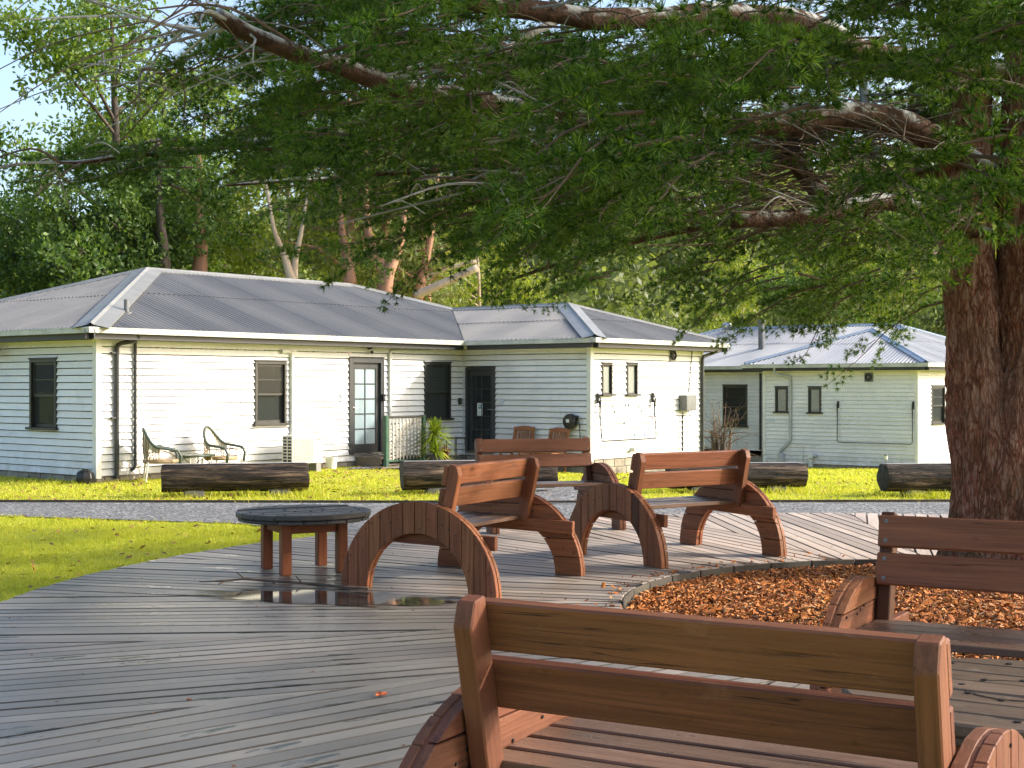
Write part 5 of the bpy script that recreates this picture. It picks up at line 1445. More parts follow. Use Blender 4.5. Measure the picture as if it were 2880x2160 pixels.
# ================================================================== bare shrub by the farther house
p = at(2030, 1282, 36.0); zg0 = zg(p.x, p.y); o = empty('bare_shrub', (p.x, p.y, zg0)); tag(o, 'leafless winter shrub with arching twigs between the two houses', 'shrub')
rs = random.Random(5)
for i in range(9):
    x, y = rs.uniform(-.22, .22), rs.uniform(-.15, .15); h_ = rs.uniform(.75, 1.15); MB().tube([(x, y, 0), (x * 1.1, y, h_ * .6), (x * 1.25, y, h_)], [.05, .045, .035], 7).build('stump_stem', MT['dark_bark'], o, smooth='all')
for i in range(46):
    a = rs.uniform(0, 6.28); l = rs.uniform(.6, 1.5); e = rs.uniform(.1, 1.45); z0 = rs.uniform(.4, 1.0); q = Vector((rs.uniform(-.2, .2), rs.uniform(-.15, .15), z0)); d = Vector((math.cos(a) * math.cos(e), math.sin(a) * math.cos(e), math.sin(e)))
    pts = [q + d * l * f_ + Vector((0, 0, -.35 * l * f_ * f_ * math.cos(e))) for f_ in np.linspace(0, 1, 6)]
    mb = MB().tube(pts, list(np.linspace(.012, .004, 6)), 4)
    for j in range(3):
        b = pts[rs.randint(2, 5)]; mb.tube([b, b + Vector((rs.uniform(-.25, .25), rs.uniform(-.2, .2), rs.uniform(-.05, .3)))], [.006, .003], 4)
    mb.build('twig', MT['twig_bark'], o)
# ================================================================== lawn grass
def scatter(n, x0, x1, y0, y1, ok):
    out = []
    X = rng.uniform(x0, x1, n); Y = rng.uniform(y0, y1, n)
    return [(x, y) for x, y in zip(X, Y) if ok(x, y)]
def in_house(x, y):
    for h, D1, D2, extra in ((H, u2, D, (u1, u2, wv)), (H2, DU, VM, None)):
        dx, dy = x - h.C.x, y - h.C.y; u = dx * Ux + dy * Uy; v = dx * Vx + dy * Vy
        if -.05 < u < D1 and -.05 < v < D2: return True
        if extra and extra[0] < u < extra[1] and extra[2] < v < 1: return True
    return False
okl = lambda x, y: not in_deck(x, y, .03) and not in_poly(x, y, ROAD) and not in_poly(x, y, PATH) and abs(x / max(y, 1)) < .41 and not in_house(x, y)
def grass(pts, hmin, hmax, w_):
    P = np.array([(x, y, zg(x, y) - .004) for x, y in pts]); m = len(P); a = rng.uniform(0, 6.28, m); h = rng.uniform(hmin, hmax, m)
    s = np.stack([np.cos(a), np.sin(a), np.zeros(m)], 1) * w_; tip = np.stack([rng.normal(0, .5, m) * h, rng.normal(0, .5, m) * h, h], 1)
    return np.stack([P - s, P + s, P + tip], 1).reshape(-1, 3)
g1 = grass(scatter(120000, -7, -1.2, 10.2, 18.5, okl), .012, .036, .005)
g2 = grass(scatter(110000, -11, 14, 19.8, 33, okl), .015, .045, .011)
g3 = grass(scatter(22000, 2, 20, 30, 44, okl), .02, .06, .025)
ga = rng.uniform(R(95), R(200), 9000); gr = DR + .03 + np.abs(rng.normal(0, .05, 9000))
g4 = grass([(DC.x + r_ * math.cos(q_), DC.y + r_ * math.sin(q_)) for q_, r_ in zip(ga, gr) if okl(DC.x + r_ * math.cos(q_), DC.y + r_ * math.sin(q_))], .05, .17, .005)
def tufts(n, x0, x1, y0, y1, k, sp, hmin, hmax, w_):
    c_ = scatter(n, x0, x1, y0, y1, okl); pp = []
    for (x, y) in c_:
        for _ in range(k):
            q_ = (x + random.gauss(0, sp), y + random.gauss(0, sp))
            if okl(*q_): pp.append(q_)
    return grass(pp, hmin, hmax, w_)
g5 = tufts(1500, -7, -1.2, 10.2, 18.5, 16, .035, .03, .085, .004)
g6 = tufts(1500, -10, 13, 20.0, 25, 14, .06, .03, .10, .008)
g7 = np.concatenate([tufts(60, *(q_ + (16, .07, .05, .15, .008))) for q_ in ((-5.4, -3.0, 21.0, 21.7), (-1.8, .6, 21.5, 22.3), (2.4, 4.8, 21.8, 22.6), (5.6, 7.4, 21.0, 21.6))])
gv = np.concatenate([g1, g2, g3, g4, g5, g6, g7])
tag(obj('grass', np_mesh('grass', gv, np.arange(len(gv)).reshape(-1, 3), MT['grass_blade'])), 'short mossy grass on the lawns', 'grass', kind='stuff')

# ================================================================== the cedar
TX, TY = 4.22, 11.95
cedar = empty('cedar_tree', (TX, TY, .1)); tag(cedar, 'huge cedar with twin red-brown trunk and dark needled limbs over the deck', 'tree')
CI = T(-TX, -TY, -.1)
def trunk_tube(path, rad, n, step, seed, flare=0.0):
    """bark-covered stem: path of (x, y, z), radii alike; furrows pushed into the mesh"""
    P = [Vector(p) for p in path]; zs = [p.z for p in P]; vs = []; rows = 0
    z = zs[0]
    while z < zs[-1]:
        k = max(i for i in range(len(zs)) if zs[i] <= z + 1e-6); k = min(k, len(zs) - 2); f_ = (z - zs[k]) / (zs[k + 1] - zs[k])
        f_s = f_ * f_ * (3 - 2 * f_); c = P[k].lerp(P[k + 1], f_s); r0 = rad[k] + (rad[k + 1] - rad[k]) * f_s
        for i in range(n):
            a = 2 * math.pi * i / n; ca, sa = math.cos(a), math.sin(a)
            big = 1 + .10 * noise.noise(Vector((ca * 1.3 + seed, sa * 1.3, z * .5))) + flare * max(0, 1 - (z - zs[0]) / .9) ** 2 * (.4 + .6 * noise.noise(Vector((ca * 2.2, sa * 2.2, seed))))
            r_ = r0 * big
            p3 = Vector((r_ * ca * 9 + seed, r_ * sa * 9, z * 2.4)); q = noise.noise(p3 * 1.0) * .5 + noise.noise(p3 * 2.1) * .3
            fur = -abs(noise.noise(Vector((r_ * ca * 13 + 2 * q, r_ * sa * 13 + seed, z * 1.6 + q)))) 
            r_ += .062 * max(-.35, fur) + .018 + .008 * noise.noise(p3 * 4.5)
            vs.append((c.x + r_ * ca, c.y + r_ * sa, z))
        rows += 1; z += step
    fs = [(i * n + k, i * n + (k + 1) % n, (i + 1) * n + (k + 1) % n, (i + 1) * n + k) for i in range(rows - 1) for k in range(n)]
    return vs, fs
X_ = lambda px, Y=TY: (px - 1440) / F * Y
mb = MB()
mb.add(*trunk_tube([(TX - .02, TY, -.15), (TX - .04, TY, .9), (X_(2760), TY, 1.45), (X_(2737), TY, 2.1), (X_(2728), TY + .1, 3.2), (X_(2735), TY + .2, 5.0), (X_(2770), TY + .3, 9.5)], [.50, .37, .30, .225, .205, .20, .10], 110, .03, 2.0, .6))
mb.add(*trunk_tube([(TX + .06, TY - .02, -.15), (TX + .08, TY - .02, .9), (X_(2860), TY - .03, 1.45), (X_(2884), TY - .05, 2.1), (X_(2896), TY, 3.2), (X_(2930), TY + .1, 5.5), (X_(2960), TY + .2, 11.0)], [.52, .40, .32, .26, .245, .23, .10], 110, .03, 7.0, .6))
# buttress on the near right side
mb.add(*trunk_tube([(TX + .16, TY - .42, -.15), (TX + .16, TY - .34, .5), (TX + .20, TY - .20, 1.1), (TX + .24, TY - .08, 1.75)], [.30, .23, .17, .07], 64, .03, 12.0, .3))
mb.build('trunk', MT['cedar_bark'], cedar, CI, smooth='all')

def smooth_path(pts, k=5):
    pts = [Vector(p) for p in pts]; out = []
    for i in range(len(pts) - 1):
        p0, p1, p2, p3 = pts[max(i - 1, 0)], pts[i], pts[i + 1], pts[min(i + 2, len(pts) - 1)]
        for j in range(k):
            f_ = j / k; out.append(.5 * ((2 * p1) + (p2 - p0) * f_ + (2 * p0 - 5 * p1 + 4 * p2 - p3) * f_ ** 2 + (3 * p1 - p0 - 3 * p2 + p3) * f_ ** 3))
    return out + [pts[-1]]
def limb(pts, r0, r1, n=12, name='limb', mat='limb_bark', wob=.03):
    P = smooth_path(pts); m = len(P); rad = [r0 + (r1 - r0) * i / (m - 1) for i in range(m)]
    P = [p + Vector((noise.noise(p * 2.1), noise.noise(p * 2.1 + Vector((7, 0, 0))), noise.noise(p * 2.1 + Vector((0, 9, 0))))) * wob for p in P]
    rad = [r_ * (1 + .14 * noise.noise(p * 4)) for r_, p in zip(rad, P)]
    MB().tube(P, rad, n).build(name, MT[mat], cedar, CI, smooth='all'); return P
LIMBS = []
A = lambda *q: at(*q)
LIMBS.append(limb([Vector((TX, TY, 4.4)), A(2440, 150, 11.4), A(2250, 60, 10.8), A(1990, 45, 10.2), A(1700, 50, 9.7), A(1420, 18, 9.2), A(1150, -60, 8.6), A(800, -190, 8.0)], .115, .045))
LIMBS.append(limb([Vector((TX - .1, TY, 3.55)), A(2480, 330, 11.6), A(2200, 350, 11.2), A(1950, 335, 10.7), A(1700, 335, 10.2), A(1420, 300, 9.7), A(1150, 255, 9.1), A(960, 190, 8.7), A(800, 140, 8.3), A(700, 95, 8.0), A(612, 45, 7.8)], .115, .042))
LIMBS.append(limb([Vector((TX - .15, TY - .05, 3.0)), A(2500, 565, 11.5), A(2300, 605, 11.2), A(2065, 622, 10.9)], .075, .066, name='sawn_limb'))
LIMBS.append(limb([A(2440, 588, 11.45), A(2345, 575, 11.5), A(2260, 490, 11.7), A(2215, 400, 11.9), A(2190, 300, 12.2)], .075, .085, name='curved_limb'))
LIMBS.append(limb([A(2490, 520, 11.7), A(2460, 420, 12.0), A(2430, 300, 12.3), A(2420, 150, 12.6)], .05, .035))
LIMBS.append(limb([Vector((TX, TY, 3.3)), A(2600, 480, 12.6), A(2300, 590, 13.2), A(1960, 640, 13.8), A(1640, 720, 14.2), A(1400, 800, 14.4)], .07, .012))
LIMBS.append(limb([Vector((TX, TY, 3.9)), A(2500, 330, 12.8), A(2100, 420, 13.4), A(1750, 450, 13.6), A(1300, 470, 13.4), A(950, 500, 13.0), A(640, 520, 12.6)], .085, .012))
LIMBS.append(limb([Vector((TX, TY, 4.3)), A(2300, 180, 12.6), A(1800, 250, 12.9), A(1300, 330, 12.7), A(900, 380, 12.4), A(560, 420, 12.0), A(330, 440, 11.5), A(170, 455, 11.2)], .09, .012))
LIMBS.append(limb([A(1950, 335, 10.7), A(1780, 400, 10.2), A(1600, 470, 9.8), A(1420, 520, 9.5)], .04, .012, mat='twig_lichen'))
LIMBS.append(limb([A(1560, 60, 9.5), A(1400, 150, 9.0), A(1250, 180, 8.7), A(1080, 220, 8.4)], .03, .010, mat='twig_lichen'))
LIMBS.append(limb([A(860, 160, 8.4), A(620, 120, 9.2), A(520, 80, 9.6), A(380, 50, 10.0)], .025, .008, mat='twig_lichen'))
LIMBS.append(limb([A(620, 110, 9.2), A(540, 155, 9.2), A(430, 205, 9.2)], .014, .006, mat='twig_lichen'))
LIMBS.append(limb([A(1790, 370, 10.4), A(1600, 360, 10.0), A(1420, 390, 9.7), A(1300, 420, 9.4)], .018, .006, mat='twig_lichen'))
LIMBS.append(limb([A(1600, 430, 11.5), A(1560, 600, 11.6), A(1540, 760, 11.6)], .03, .008, mat='twig_bark'))
LIMBS.append(limb([Vector((TX + .2, TY, 3.2)), Vector((TX + 1.6, TY - 1.4, 3.5)), Vector((TX + 3.4, TY - 2.8, 3.9)), Vector((TX + 5.2, TY - 4.0, 4.1))], .10, .02))
LIMBS.append(limb([Vector((TX + .2, TY, 4.4)), Vector((TX + 1.8, TY + 1.0, 4.8)), Vector((TX + 4.2, TY + 1.5, 5.2))], .10, .02))
LIMBS.append(limb([Vector((TX, TY - .2, 3.5)), Vector((TX - .3, TY - 2.2, 3.9)), Vector((TX - .9, TY - 4.5, 4.1)), Vector((TX - 1.9, TY - 6.2, 4.2))], .10, .02))

# a spray of needles: twig with side shoots, rosettes of needles along them
def make_spray(seed, L, nside, per, nd, nlen, w_):
    r = np.random.default_rng(seed); ros = []; tw = []
    main = [(np.array([L * f_, .04 * L * math.sin(f_ * 3 + seed), -.10 * L * f_ * f_])) for f_ in np.linspace(0, 1, 6)]
    tw.append(main)
    for f_ in (.35, .7, 1.0):
        p = np.array([L * f_, .04 * L * math.sin(f_ * 3 + seed), -.10 * L * f_ * f_]); ros.append((p, np.array([1, 0, -.1])))
    for k in range(nside):
        f_ = .10 + .82 * k / nside; s = 1 if k % 2 else -1; p = np.array([L * f_, .04 * L * math.sin(f_ * 3 + seed), -.10 * L * f_ * f_])
        an = s * r.uniform(.7, 1.15); l = L * r.uniform(.32, .5) * (1.1 - .6 * f_); d = np.array([math.cos(an), math.sin(an), r.uniform(-.45, .35)])
        tw.append([p, p + d * l * .5, p + d * l + np.array([0, 0, -.08 * l])])
        for g in np.linspace(.5, 1, per): ros.append((p + d * l * g + np.array([0, 0, -.08 * l * g * g]), d))
    V = []; 
    for p, d in ros:
        d = d / np.linalg.norm(d)
        v = r.normal(0, 1, (nd, 3)); v /= np.linalg.norm(v, axis=1)[:, None]; v = v * .85 + d * .85 + np.array([0, 0, .18]); v /= np.linalg.norm(v, axis=1)[:, None]
        s = np.cross(v, r.normal(0, 1, (nd, 3))); s /= np.linalg.norm(s, axis=1)[:, None]; l = nlen * r.uniform(.7, 1.1, nd)[:, None]
        V.append(np.stack([p - s * w_, p + s * w_, p + v * l], 1))
    return np.concatenate(V).reshape(-1, 3), tw
NFROND = 480
SPR = [make_spray(i, .36 + .06 * (i % 3), 6, 2, 21, .088, .0048) for i in range(6)]
COARSE = [make_spray(20 + i, .75, 6, 2, 6, .13, .012) for i in range(3)]
def rot_mats(yaw, pitch, roll):
    cy, sy, cp, sp, cr, sr = np.cos(yaw), np.sin(yaw), np.cos(pitch), np.sin(pitch), np.cos(roll), np.sin(roll)
    m = np.empty((len(yaw), 3, 3))
    m[:, 0, 0] = cy * cp; m[:, 0, 1] = cy * sp * sr - sy * cr; m[:, 0, 2] = cy * sp * cr + sy * sr
    m[:, 1, 0] = sy * cp; m[:, 1, 1] = sy * sp * sr + cy * cr; m[:, 1, 2] = sy * sp * cr - cy * sr
    m[:, 2, 0] = -sp; m[:, 2, 1] = cp * sr; m[:, 2, 2] = cp * cr
    return m
def lower_edge(a):
    """lowest foliage in the direction a = X / Y, as a height"""
    return float(np.interp(a, [-.36, -.30, -.24, -.16, -.11, -.04, .02, .10, .16, .24, .30, .37], [3.75, 3.55, 3.45, 3.30, 3.12, 3.00, 2.84, 2.74, 2.62, 2.52, 2.46, 2.5]))
def keep_point(p):
    x, y, z = p; a = x / y
    if abs(a) > .40 or z > CZ + .30 * y: return False
    # left end of the crown: only narrow tiers reach out there
    left = -3.4 - .25 * (y - 10) if y < 13 else -3.2
    if x < left: return False
    zb = lower_edge(a)
    if y < 12.5: zb = max(zb, 3.02 - .05 * (12.5 - y) + (.25 if a > .2 else 0)) if a < .24 else max(zb, 2.75)
    if y > 15: zb += .12 * (y - 15)
    if z < zb: return False
    if x < -1.6 and z > 4.0 + .35 * (x + 4.2): 
        if noise.noise(Vector((x * .9, y * .9, z * 2))) < .12: return False
    yy = HY - (z - CZ) / y * F
    xx = 1440 + a * F
    thr = .03
    if yy < 300 and xx > 700: thr = -.08
    if xx < 400 and not (395 < yy < 500 and xx > 110): return False
    if xx < 560 and 110 < yy < 260: return False
    if 1880 < xx < 2480 and 400 < yy < 620 and y > 9: thr = .34      # open, twiggy gap
    if xx > 2450 and y < 11.6: thr = -.25
    if (xx > 2640 and yy > 650) or (xx > 2740 and yy > 500): return False
    if xx < 580 and yy < 395: return False
    if xx < 700: thr = .15
    if yy > 620: thr = .10
    if yy > 780: thr = .26
    return noise.noise(Vector((x * .75 + 3, y * .75, z * 2.1))) + .45 * noise.noise(Vector((x * 1.9, y * 1.9 + 5, z * 4))) > thr
# fronds: a stem with sprays fanning out on both sides, in flat drooping tiers
limb_scr = [(1440 + p.x / p.y * F, HY - (p.z - CZ) / p.y * F, p.y) for L_ in LIMBS[:4] for p in L_ if p.y > 5]
def hides_limb(x, y, z):
    sx, sy = 1440 + x / y * F, HY - (z - CZ) / y * F
    return any(abs(sx - a_) < 150 and abs(sy - b_) < 95 and y < c_ + .15 for a_, b_, c_ in limb_scr)
fronds = []
tries = 0
while len(fronds) < NFROND and tries < 400000:
    tries += 1
    y = random.uniform(6.2, 16.8); a = random.uniform(-.37, .40); x = a * y; z = random.uniform(2.2, 5.2)
    if keep_point((x, y, z)) and not (hides_limb(x, y, z) and random.random() < .72): fronds.append((x, y, z))
allV = []; tws = MB()
rr_ = np.random.default_rng(5)
for (x, y, z) in fronds:
    yw = math.atan2(y - TY, x - TX) + random.gauss(0, .6); L_ = random.uniform(.7, 1.15); dip = random.uniform(.05, .35) + (.2 if z < 3.1 else 0)
    d_ = Vector((math.cos(yw), math.sin(yw), -.05)); o_ = Vector((x, y, z)) - d_ * L_ * .5
    stem = [o_ + d_ * L_ * f_ + Vector((0, 0, -dip * L_ * f_ * f_)) for f_ in (0, .33, .66, 1)]
    tws.tube(stem, [.011, .008, .006, .003], 4, caps=False)
    nsp = random.randint(5, 6); roll0 = random.gauss(0, .22)
    for i in range(nsp):
        f_ = .12 + .88 * i / (nsp - 1); s_ = 1 if i % 2 else -1
        if i == nsp - 1: s_ = 0
        p = np.array(o_ + d_ * L_ * f_ + Vector((0, 0, -dip * L_ * f_ * f_)))
        sp, tw_ = SPR[random.randrange(len(SPR))]
        Mx = rot_mats(np.array([yw + s_ * random.uniform(.55, .95)]), np.array([dip * f_ + random.gauss(.06, .12)]), np.array([roll0 + random.gauss(0, .45)]))[0]
        sc = random.uniform(.75, 1.15) * (1.05 - .35 * f_)
        allV.append((sp * sc) @ Mx.T + p)
        q = tw_[0]; pp = [(np.asarray(v) * sc) @ Mx.T + p for v in (q[0], q[3], q[-1])]
        tws.tube(pp, [.004, .003, .002], 3, caps=False)
V = np.concatenate(allV)
tag(obj('needle_foliage', np_mesh('needle_foliage', V - np.array([TX, TY, .1]), np.arange(len(V)).reshape(-1, 3), MT['cedar_needles']), cedar), kind='stuff')
tag(tws.build('twigs', MT['twig_bark'], cedar, CI), kind='stuff')
# upper crown and the side away from the photograph
pts = []
while len(pts) < 950:
    a = random.uniform(0, 6.28); r_ = 7.2 * math.sqrt(random.random()); x, y = TX + r_ * math.cos(a), TY + r_ * math.sin(a); z = random.uniform(3.2, 12)
    if r_ > 7.4 * (1 - ((z - 3) / 10) ** 1.5): continue
    seen = y > 0 and abs(x / y) < .44 and z < CZ + .35 * y
    if seen: continue
    if y > 10.2 and x > 2.5 and z < 9: continue  # unseen crown left open here so the sun reaches deck and lawn
    if noise.noise(Vector((x * .6, y * .6, z * 1.4))) > -.05: pts.append((x, y, z))
P = np.array(pts); m = len(P); yaw = np.arctan2(P[:, 1] - TY, P[:, 0] - TX) + rng.normal(0, .8, m); Mx = rot_mats(yaw, rng.normal(.2, .2, m), rng.normal(0, .3, m))
V = np.concatenate([(COARSE[i % 3][0] * 1.25) @ Mx[i].T + P[i] for i in range(m)])
tag(obj('upper_foliage', np_mesh('upper_foliage', V - np.array([TX, TY, .1]), np.arange(len(V)).reshape(-1, 3), MT['cedar_needles']), cedar), kind='stuff')
# secondary branches reaching into the foliage
lp_ = [p for L_ in LIMBS for p in L_[4:]]
sub = MB(); subl = MB(); rs = random.Random(3)
for i in range(260):
    x, y, z = rs.choice(lp_); s = Vector((x, y, z))
    if s.y < 3: continue
    a = rs.uniform(0, 6.28); l = rs.uniform(.5, 1.7); d = Vector((math.cos(a), math.sin(a) * .8, rs.uniform(-.55, .25)))
    e = s + d * l; mid = (s + e) / 2 + Vector((rs.uniform(-.12, .12), rs.uniform(-.12, .12), rs.uniform(.0, .18)))
    if e.z < 2.7: continue
    path = smooth_path([s, mid, e], 4); k = len(path); r0 = rs.uniform(.006, .016)
    (subl if rs.random() < .42 else sub).tube(path, [r0 * (1 - .75 * j / k) for j in range(k)], 5, caps=False)
    for j in range(2):
        b = path[rs.randint(3, k - 1)]; c = b + Vector((rs.uniform(-.45, .45), rs.uniform(-.4, .4), rs.uniform(-.12, .15))); (subl if rs.random() < .3 else sub).tube(smooth_path([b, (b + c) / 2 + Vector((0, 0, .06)), c], 3), .004, 4, caps=False)
for i in range(150):      # tangle of bare twigs near the curved limb
    s = A(rs.uniform(2150, 2560), rs.uniform(350, 600), rs.uniform(11.0, 12.6)); e = s + Vector((rs.uniform(-1.6, .1), rs.uniform(-.8, .8), rs.uniform(-.45, .35)))
    mid = (s + e) / 2 + Vector((0, 0, rs.uniform(-.15, .15))); sub.tube(smooth_path([s, mid, e], 4), [.007 - .0005 * j for j in range(9)], 4, caps=False)
tag(sub.build('small_branches', MT['twig_bark'], cedar, CI), kind='stuff'); tag(subl.build('lichen_branches', MT['twig_lichen'], cedar, CI), kind='stuff')

# ================================================================== trees behind the houses
def tree_meshes(seed, h, r0, base, spread, nclump, nleaf, ll, lw, lean=0.0, forks=5, crad=.9, flat=.75, droop=.3):
    r = random.Random(seed); g = np.random.default_rng(seed); mb = MB(); ends = []
    top = h * .82; trunk = [Vector((lean * f_ * h + .25 * math.sin(f_ * 4 + seed) * f_, .2 * math.sin(f_ * 3 + seed * 2) * f_, top * f_)) for f_ in np.linspace(0, 1, 9)]
    mb.tube(trunk, [r0 * (1.25 if i == 0 else 1) * (1 - .8 * i / 8) for i in range(9)], 10)
    def at_t(f_):
        k = min(7, int(f_ * 8)); return trunk[k].lerp(trunk[k + 1], f_ * 8 - k)
    for i in range(forks * 3):
        f_ = base + (1 - base) * (i + r.random()) / (forks * 3); f_ = min(f_, .98); s = at_t(f_); a = r.uniform(0, 6.28) + i * 2.4
        l = spread * (1.15 - .6 * (f_ - base) / (1 - base + 1e-6)) * r.uniform(.7, 1.15); up = r.uniform(.25, .9)
        e = s + Vector((math.cos(a) * l, math.sin(a) * l, up * l * .8)); mid = s.lerp(e, .5) + Vector((0, 0, .12 * l))
        rr_ = r0 * (1 - .75 * f_) * .5; mb.tube([s, s.lerp(mid, .6), mid, e], [rr_, rr_ * .8, rr_ * .6, rr_ * .2], 6, caps=False); ends += [e, mid, s.lerp(e, .75)]
        for j in range(3):
            b = s.lerp(e, r.uniform(.4, .95)); c = b + Vector((r.uniform(-1, 1), r.uniform(-1, 1), r.uniform(-.2, .8))) * l * .35; mb.tube([b, c], [rr_ * .35, rr_ * .12], 4, caps=False); ends.append(c)
    ends.append(trunk[-1]); C = np.array([tuple(r.choice(ends)) for _ in range(nclump)]) + g.normal(0, .35, (nclump, 3))
    n = nclump * nleaf; ci = np.repeat(np.arange(nclump), nleaf); cr = g.uniform(.6, 1.3, nclump)[ci, None] * crad
    d = g.normal(0, 1, (n, 3)); d /= np.linalg.norm(d, axis=1)[:, None]; d *= g.uniform(.3, 1, (n, 1)) ** .6; p = C[ci] + d * cr * np.array([1, 1, flat])
    ax = g.normal(0, 1, (n, 3)); ax[:, 2] -= droop; ax /= np.linalg.norm(ax, axis=1)[:, None]; sd = np.cross(ax, g.normal(0, 1, (n, 3))); sd /= np.linalg.norm(sd, axis=1)[:, None]
    s_ = g.uniform(.6, 1.25, (n, 1)); V = np.stack([p, p + ax * ll * .45 * s_ + sd * lw * s_, p + ax * ll * s_, p + ax * ll * .45 * s_ - sd * lw * s_], 1).reshape(-1, 3)
    return mb, V
KIND = {
    'dark': dict(h=10, r0=.22, base=.25, spread=3.0, nclump=150, nleaf=75, ll=.20, lw=.05, crad=.75, m='leaf_dark', b='dark_bark'),
    'tall': dict(h=17, r0=.30, base=.30, spread=4.2, nclump=230, nleaf=62, ll=.22, lw=.055, crad=.85, m='leaf_mid', b='dark_bark', flat=.55),
    'gum': dict(h=14, r0=.26, base=.35, spread=3.2, nclump=120, nleaf=60, ll=.26, lw=.04, crad=.95, m='leaf_olive', b='gum_bark', droop=.9),
    'pale': dict(h=13, r0=.22, base=.35, spread=3.0, nclump=120, nleaf=60, ll=.26, lw=.04, crad=.95, m='leaf_yellow', b='gum_pale', droop=.9),
    'bush': dict(h=5.5, r0=.10, base=.1, spread=2.0, nclump=120, nleaf=70, ll=.16, lw=.045, crad=.55, m='leaf_yellow', b='dark_bark'),
    'wood': dict(h=9, r0=.16, base=.2, spread=2.6, nclump=110, nleaf=55, ll=.28, lw=.07, crad=.9, m='leaf_olive', b='dark_bark'),
    'mid': dict(h=8, r0=.15, base=.15, spread=2.6, nclump=120, nleaf=60, ll=.24, lw=.065, crad=.85, m='leaf_mid', b='dark_bark'),
}
TREES = {}
for i, (k, d_) in enumerate(KIND.items()):
    d_ = dict(d_); mname = d_.pop('m'); bname = d_.pop('b'); mb, V = tree_meshes(31 + i, **d_)
    TREES[k] = (mb.mesh('trunk', MT[bname], smooth='all'), np_mesh('crown', V, np.arange(len(V)).reshape(-1, 4), MT[mname]))
def tree(kind, px, Y, s, lab, rot=0.0, name='tree', group=None, zoff=0.0, leaf=None):
    X = (px - 1440) / F * Y; z = hill_z(X, Y) - .3 if Y > 78 else zg(X, Y)
    o = empty(name, (X, Y, z + zoff), rot); o.scale = (s, s, s)
    obj('trunk', TREES[kind][0], o)
    c = obj('crown', TREES[kind][1], o); tag(c, kind='stuff')
    if leaf: 
        c.data = c.data.copy(); c.data.materials.clear(); c.data.materials.append(MT[leaf])
    return tag(o, lab, 'tree', group)
tree('tall', 330, 46, 1.0, 'tallest dark-limbed tree at the upper left against the blue sky', .6)
tree('tall', 560, 54, .95, 'tall leafy tree right of the tallest one, behind the cedar tips', 2.4, leaf='leaf_olive')
tree('dark', 60, 44, .86, 'dense dark tree at the left edge behind the roof', 1.0)
tree('dark', 215, 42, .86, 'dark bushy tree below the tallest tree', 2.7)
tree('dark', 430, 43, .95, 'dark spreading tree above the left hip of the roof', 4.4)
tree('mid', 610, 45, .72, 'low dark green tree just above the roof ridge', 5.2, leaf='leaf_dark')
tree('tall', 470, 50, .92, 'full mid-green tree between the tallest tree and the cedar limbs', 5.0)
tree('gum', -40, 58, .62, 'grey-green gum at the far left behind the dark trees', 3.3)
tree('gum', 975, 44, .95, 'gum with brown trunk left of the forked gum above the ridge', 1.9)
tree('gum', 1082, 45, .95, 'gum with orange forked limbs above the roof end', 4.0)
tree('gum', 1200, 46, .92, 'slender upright gum with orange bark right of the forked gum', .4)
tree('pale', 820, 47, .85, 'pale forked gum behind the middle of the roof', 2.2)
tree('pale', 1340, 56, .80, 'bright leafy gum behind the wing roof', 3.0)
tree('bush', 2020, 58, .86, 'rounded bright green bush above the farther roof', .3, 'bush')
tree('bush', 2110, 62, .80, 'yellow-flowering wattle bush right of the rounded bush', 1.3, 'bush')
tree('bush', 1230, 44, .62, 'yellow-green sapling at the base of the orange-barked gums', 2.0, 'bush')
tree('pale', 2480, 66, .80, 'tall pale green gum behind the farther house ridge', .9)
tree('mid', 2640, 64, .9, 'mid-green tree beside the cedar trunk, behind the farther house', 2.9)
tree('dark', 2250, 68, .9, 'darker tree between the wattle and the pale gum', 1.4)
rs = random.Random(9); k = 0
for Y, n, sc_ in ((54, 11, .8), (64, 13, .85), (74, 13, .95)):
    for i in range(n):
        px = -150 + 3150 * (i + rs.uniform(.15, .85)) / n
        tree(rs.choice(('wood', 'mid', 'wood', 'pale', 'gum')), px, Y + rs.uniform(-3, 3), sc_ * rs.uniform(.75, 1.1) * (.5 if px < 260 else 1), 'tree of the sunlit wood behind the houses', rs.uniform(0, 6.28), group='trees of the wood behind the houses')
# forked orange limbs and leaning trunks of the near gums
def gum_limb(name, pts, r0, r1, mat, lab):
    pts = list(pts); e_ = pts[-1] + (pts[-1] - pts[-2]) * 1.1 + Vector((0, .3, .9)); pts = pts + [e_] if name != 'leaning_gum' else pts; r1 = r1 * .3 if name != 'leaning_gum' else r1
    P = smooth_path(pts); o = MB().tube(P, [r0 + (r1 - r0) * i / (len(P) - 1) for i in range(len(P))], 10).build(name, MT[mat], None, smooth='all'); return tag(o, lab, 'trunk')
gum_limb('forked_trunk', [at(1078, 830, 42), at(1085, 770, 42), at(1055, 720, 42), at(1035, 650, 42), at(1030, 560, 42)], .26, .12, 'gum_bark', 'stout orange trunk leaning left above the roof end')
gum_limb('forked_trunk', [at(1082, 830, 41.8), at(1092, 770, 41.8), at(1120, 700, 42), at(1135, 620, 42)], .24, .12, 'gum_bark', 'stout orange trunk leaning right above the roof end')
gum_limb('gum_trunk', [at(985, 800, 42), at(975, 720, 42), at(960, 640, 42)], .22, .17, 'gum_bark', 'brown trunk standing left of the forked orange trunks')
gum_limb('gum_trunk', [at(1175, 840, 43), at(1192, 760, 43), at(1212, 660, 43), at(1225, 560, 43)], .17, .12, 'gum_bark', 'slim orange trunk right of the forked orange trunks')
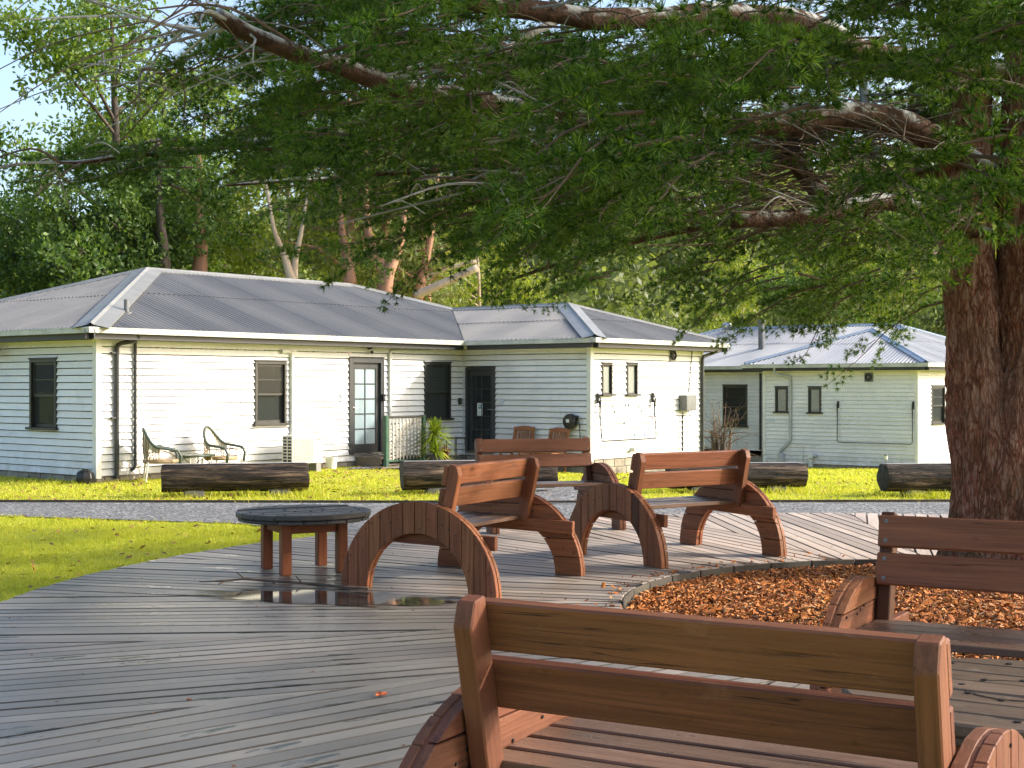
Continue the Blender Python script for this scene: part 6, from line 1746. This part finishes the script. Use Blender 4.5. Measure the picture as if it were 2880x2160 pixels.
gum_limb('leaning_gum', [at(1165, 832, 41), at(1250, 795, 41), at(1345, 752, 41)], .13, .11, 'gum_pale', 'pale leaning trunk above the junction of the roofs')
gum_limb('leaning_gum', [at(1180, 790, 43), at(1260, 755, 43), at(1340, 735, 43)], .07, .06, 'gum_pale', 'thinner pale leaning trunk above the other one')
gum_limb('gum_trunk', [at(820, 790, 42), at(800, 720, 42), at(770, 640, 42)], .15, .09, 'gum_pale', 'pale trunk fork leaning left behind the ridge')
gum_limb('gum_trunk', [at(826, 790, 42.1), at(832, 720, 42.1), at(850, 640, 42.1)], .13, .08, 'gum_pale', 'pale trunk fork leaning right behind the ridge')
gum_limb('gum_trunk', [at(560, 780, 43), at(566, 690, 43), at(560, 600, 43)], .26, .22, 'gum_bark', 'broad reddish trunk behind the left part of the ridge')
gum_limb('gum_trunk', [at(458, 800, 42), at(462, 720, 42), at(450, 600, 42)], .24, .2, 'dark_bark', 'broad grey-brown trunk above the roof apex')
# far wooded slope, reads as one mass
g = np.random.default_rng(77); vs = []
nT = 620
X = g.uniform(-1, 1, nT); Y = g.uniform(80, 250, nT); 
for i in range(nT):
    y = Y[i]; x = X[i] * y * .46 + .02 * y; z = hill_z(x, y); h = g.uniform(6, 11) * (1.0 if x > -.2 * y else .75); w_ = g.uniform(2.0, 3.4); n = 420 if y < 130 else 230
    d = g.normal(0, 1, (n, 3)); d /= np.linalg.norm(d, axis=1)[:, None]; d *= g.uniform(.55, 1.05, (n, 1)); c = np.array([x, y, z + h * .62]) + d * np.array([w_, w_, h * .42])
    c += .5 * g.normal(0, 1, (n, 3)); s = .20 + y * .0013; a = g.normal(0, 1, (n, 3)); a /= np.linalg.norm(a, axis=1)[:, None]; b = np.cross(a, g.normal(0, 1, (n, 3))); b /= np.linalg.norm(b, axis=1)[:, None]
    vs.append(np.stack([c - a * s, c + b * s * .6, c + a * s, c - b * s * .6], 1).reshape(-1, 3))
V = np.concatenate(vs)
tag(obj('far_wood', np_mesh('far_wood', V, np.arange(len(V)).reshape(-1, 4), MT['leaf_olive'])), 'distant olive-green wood covering the hillside', 'wood', kind='stuff')
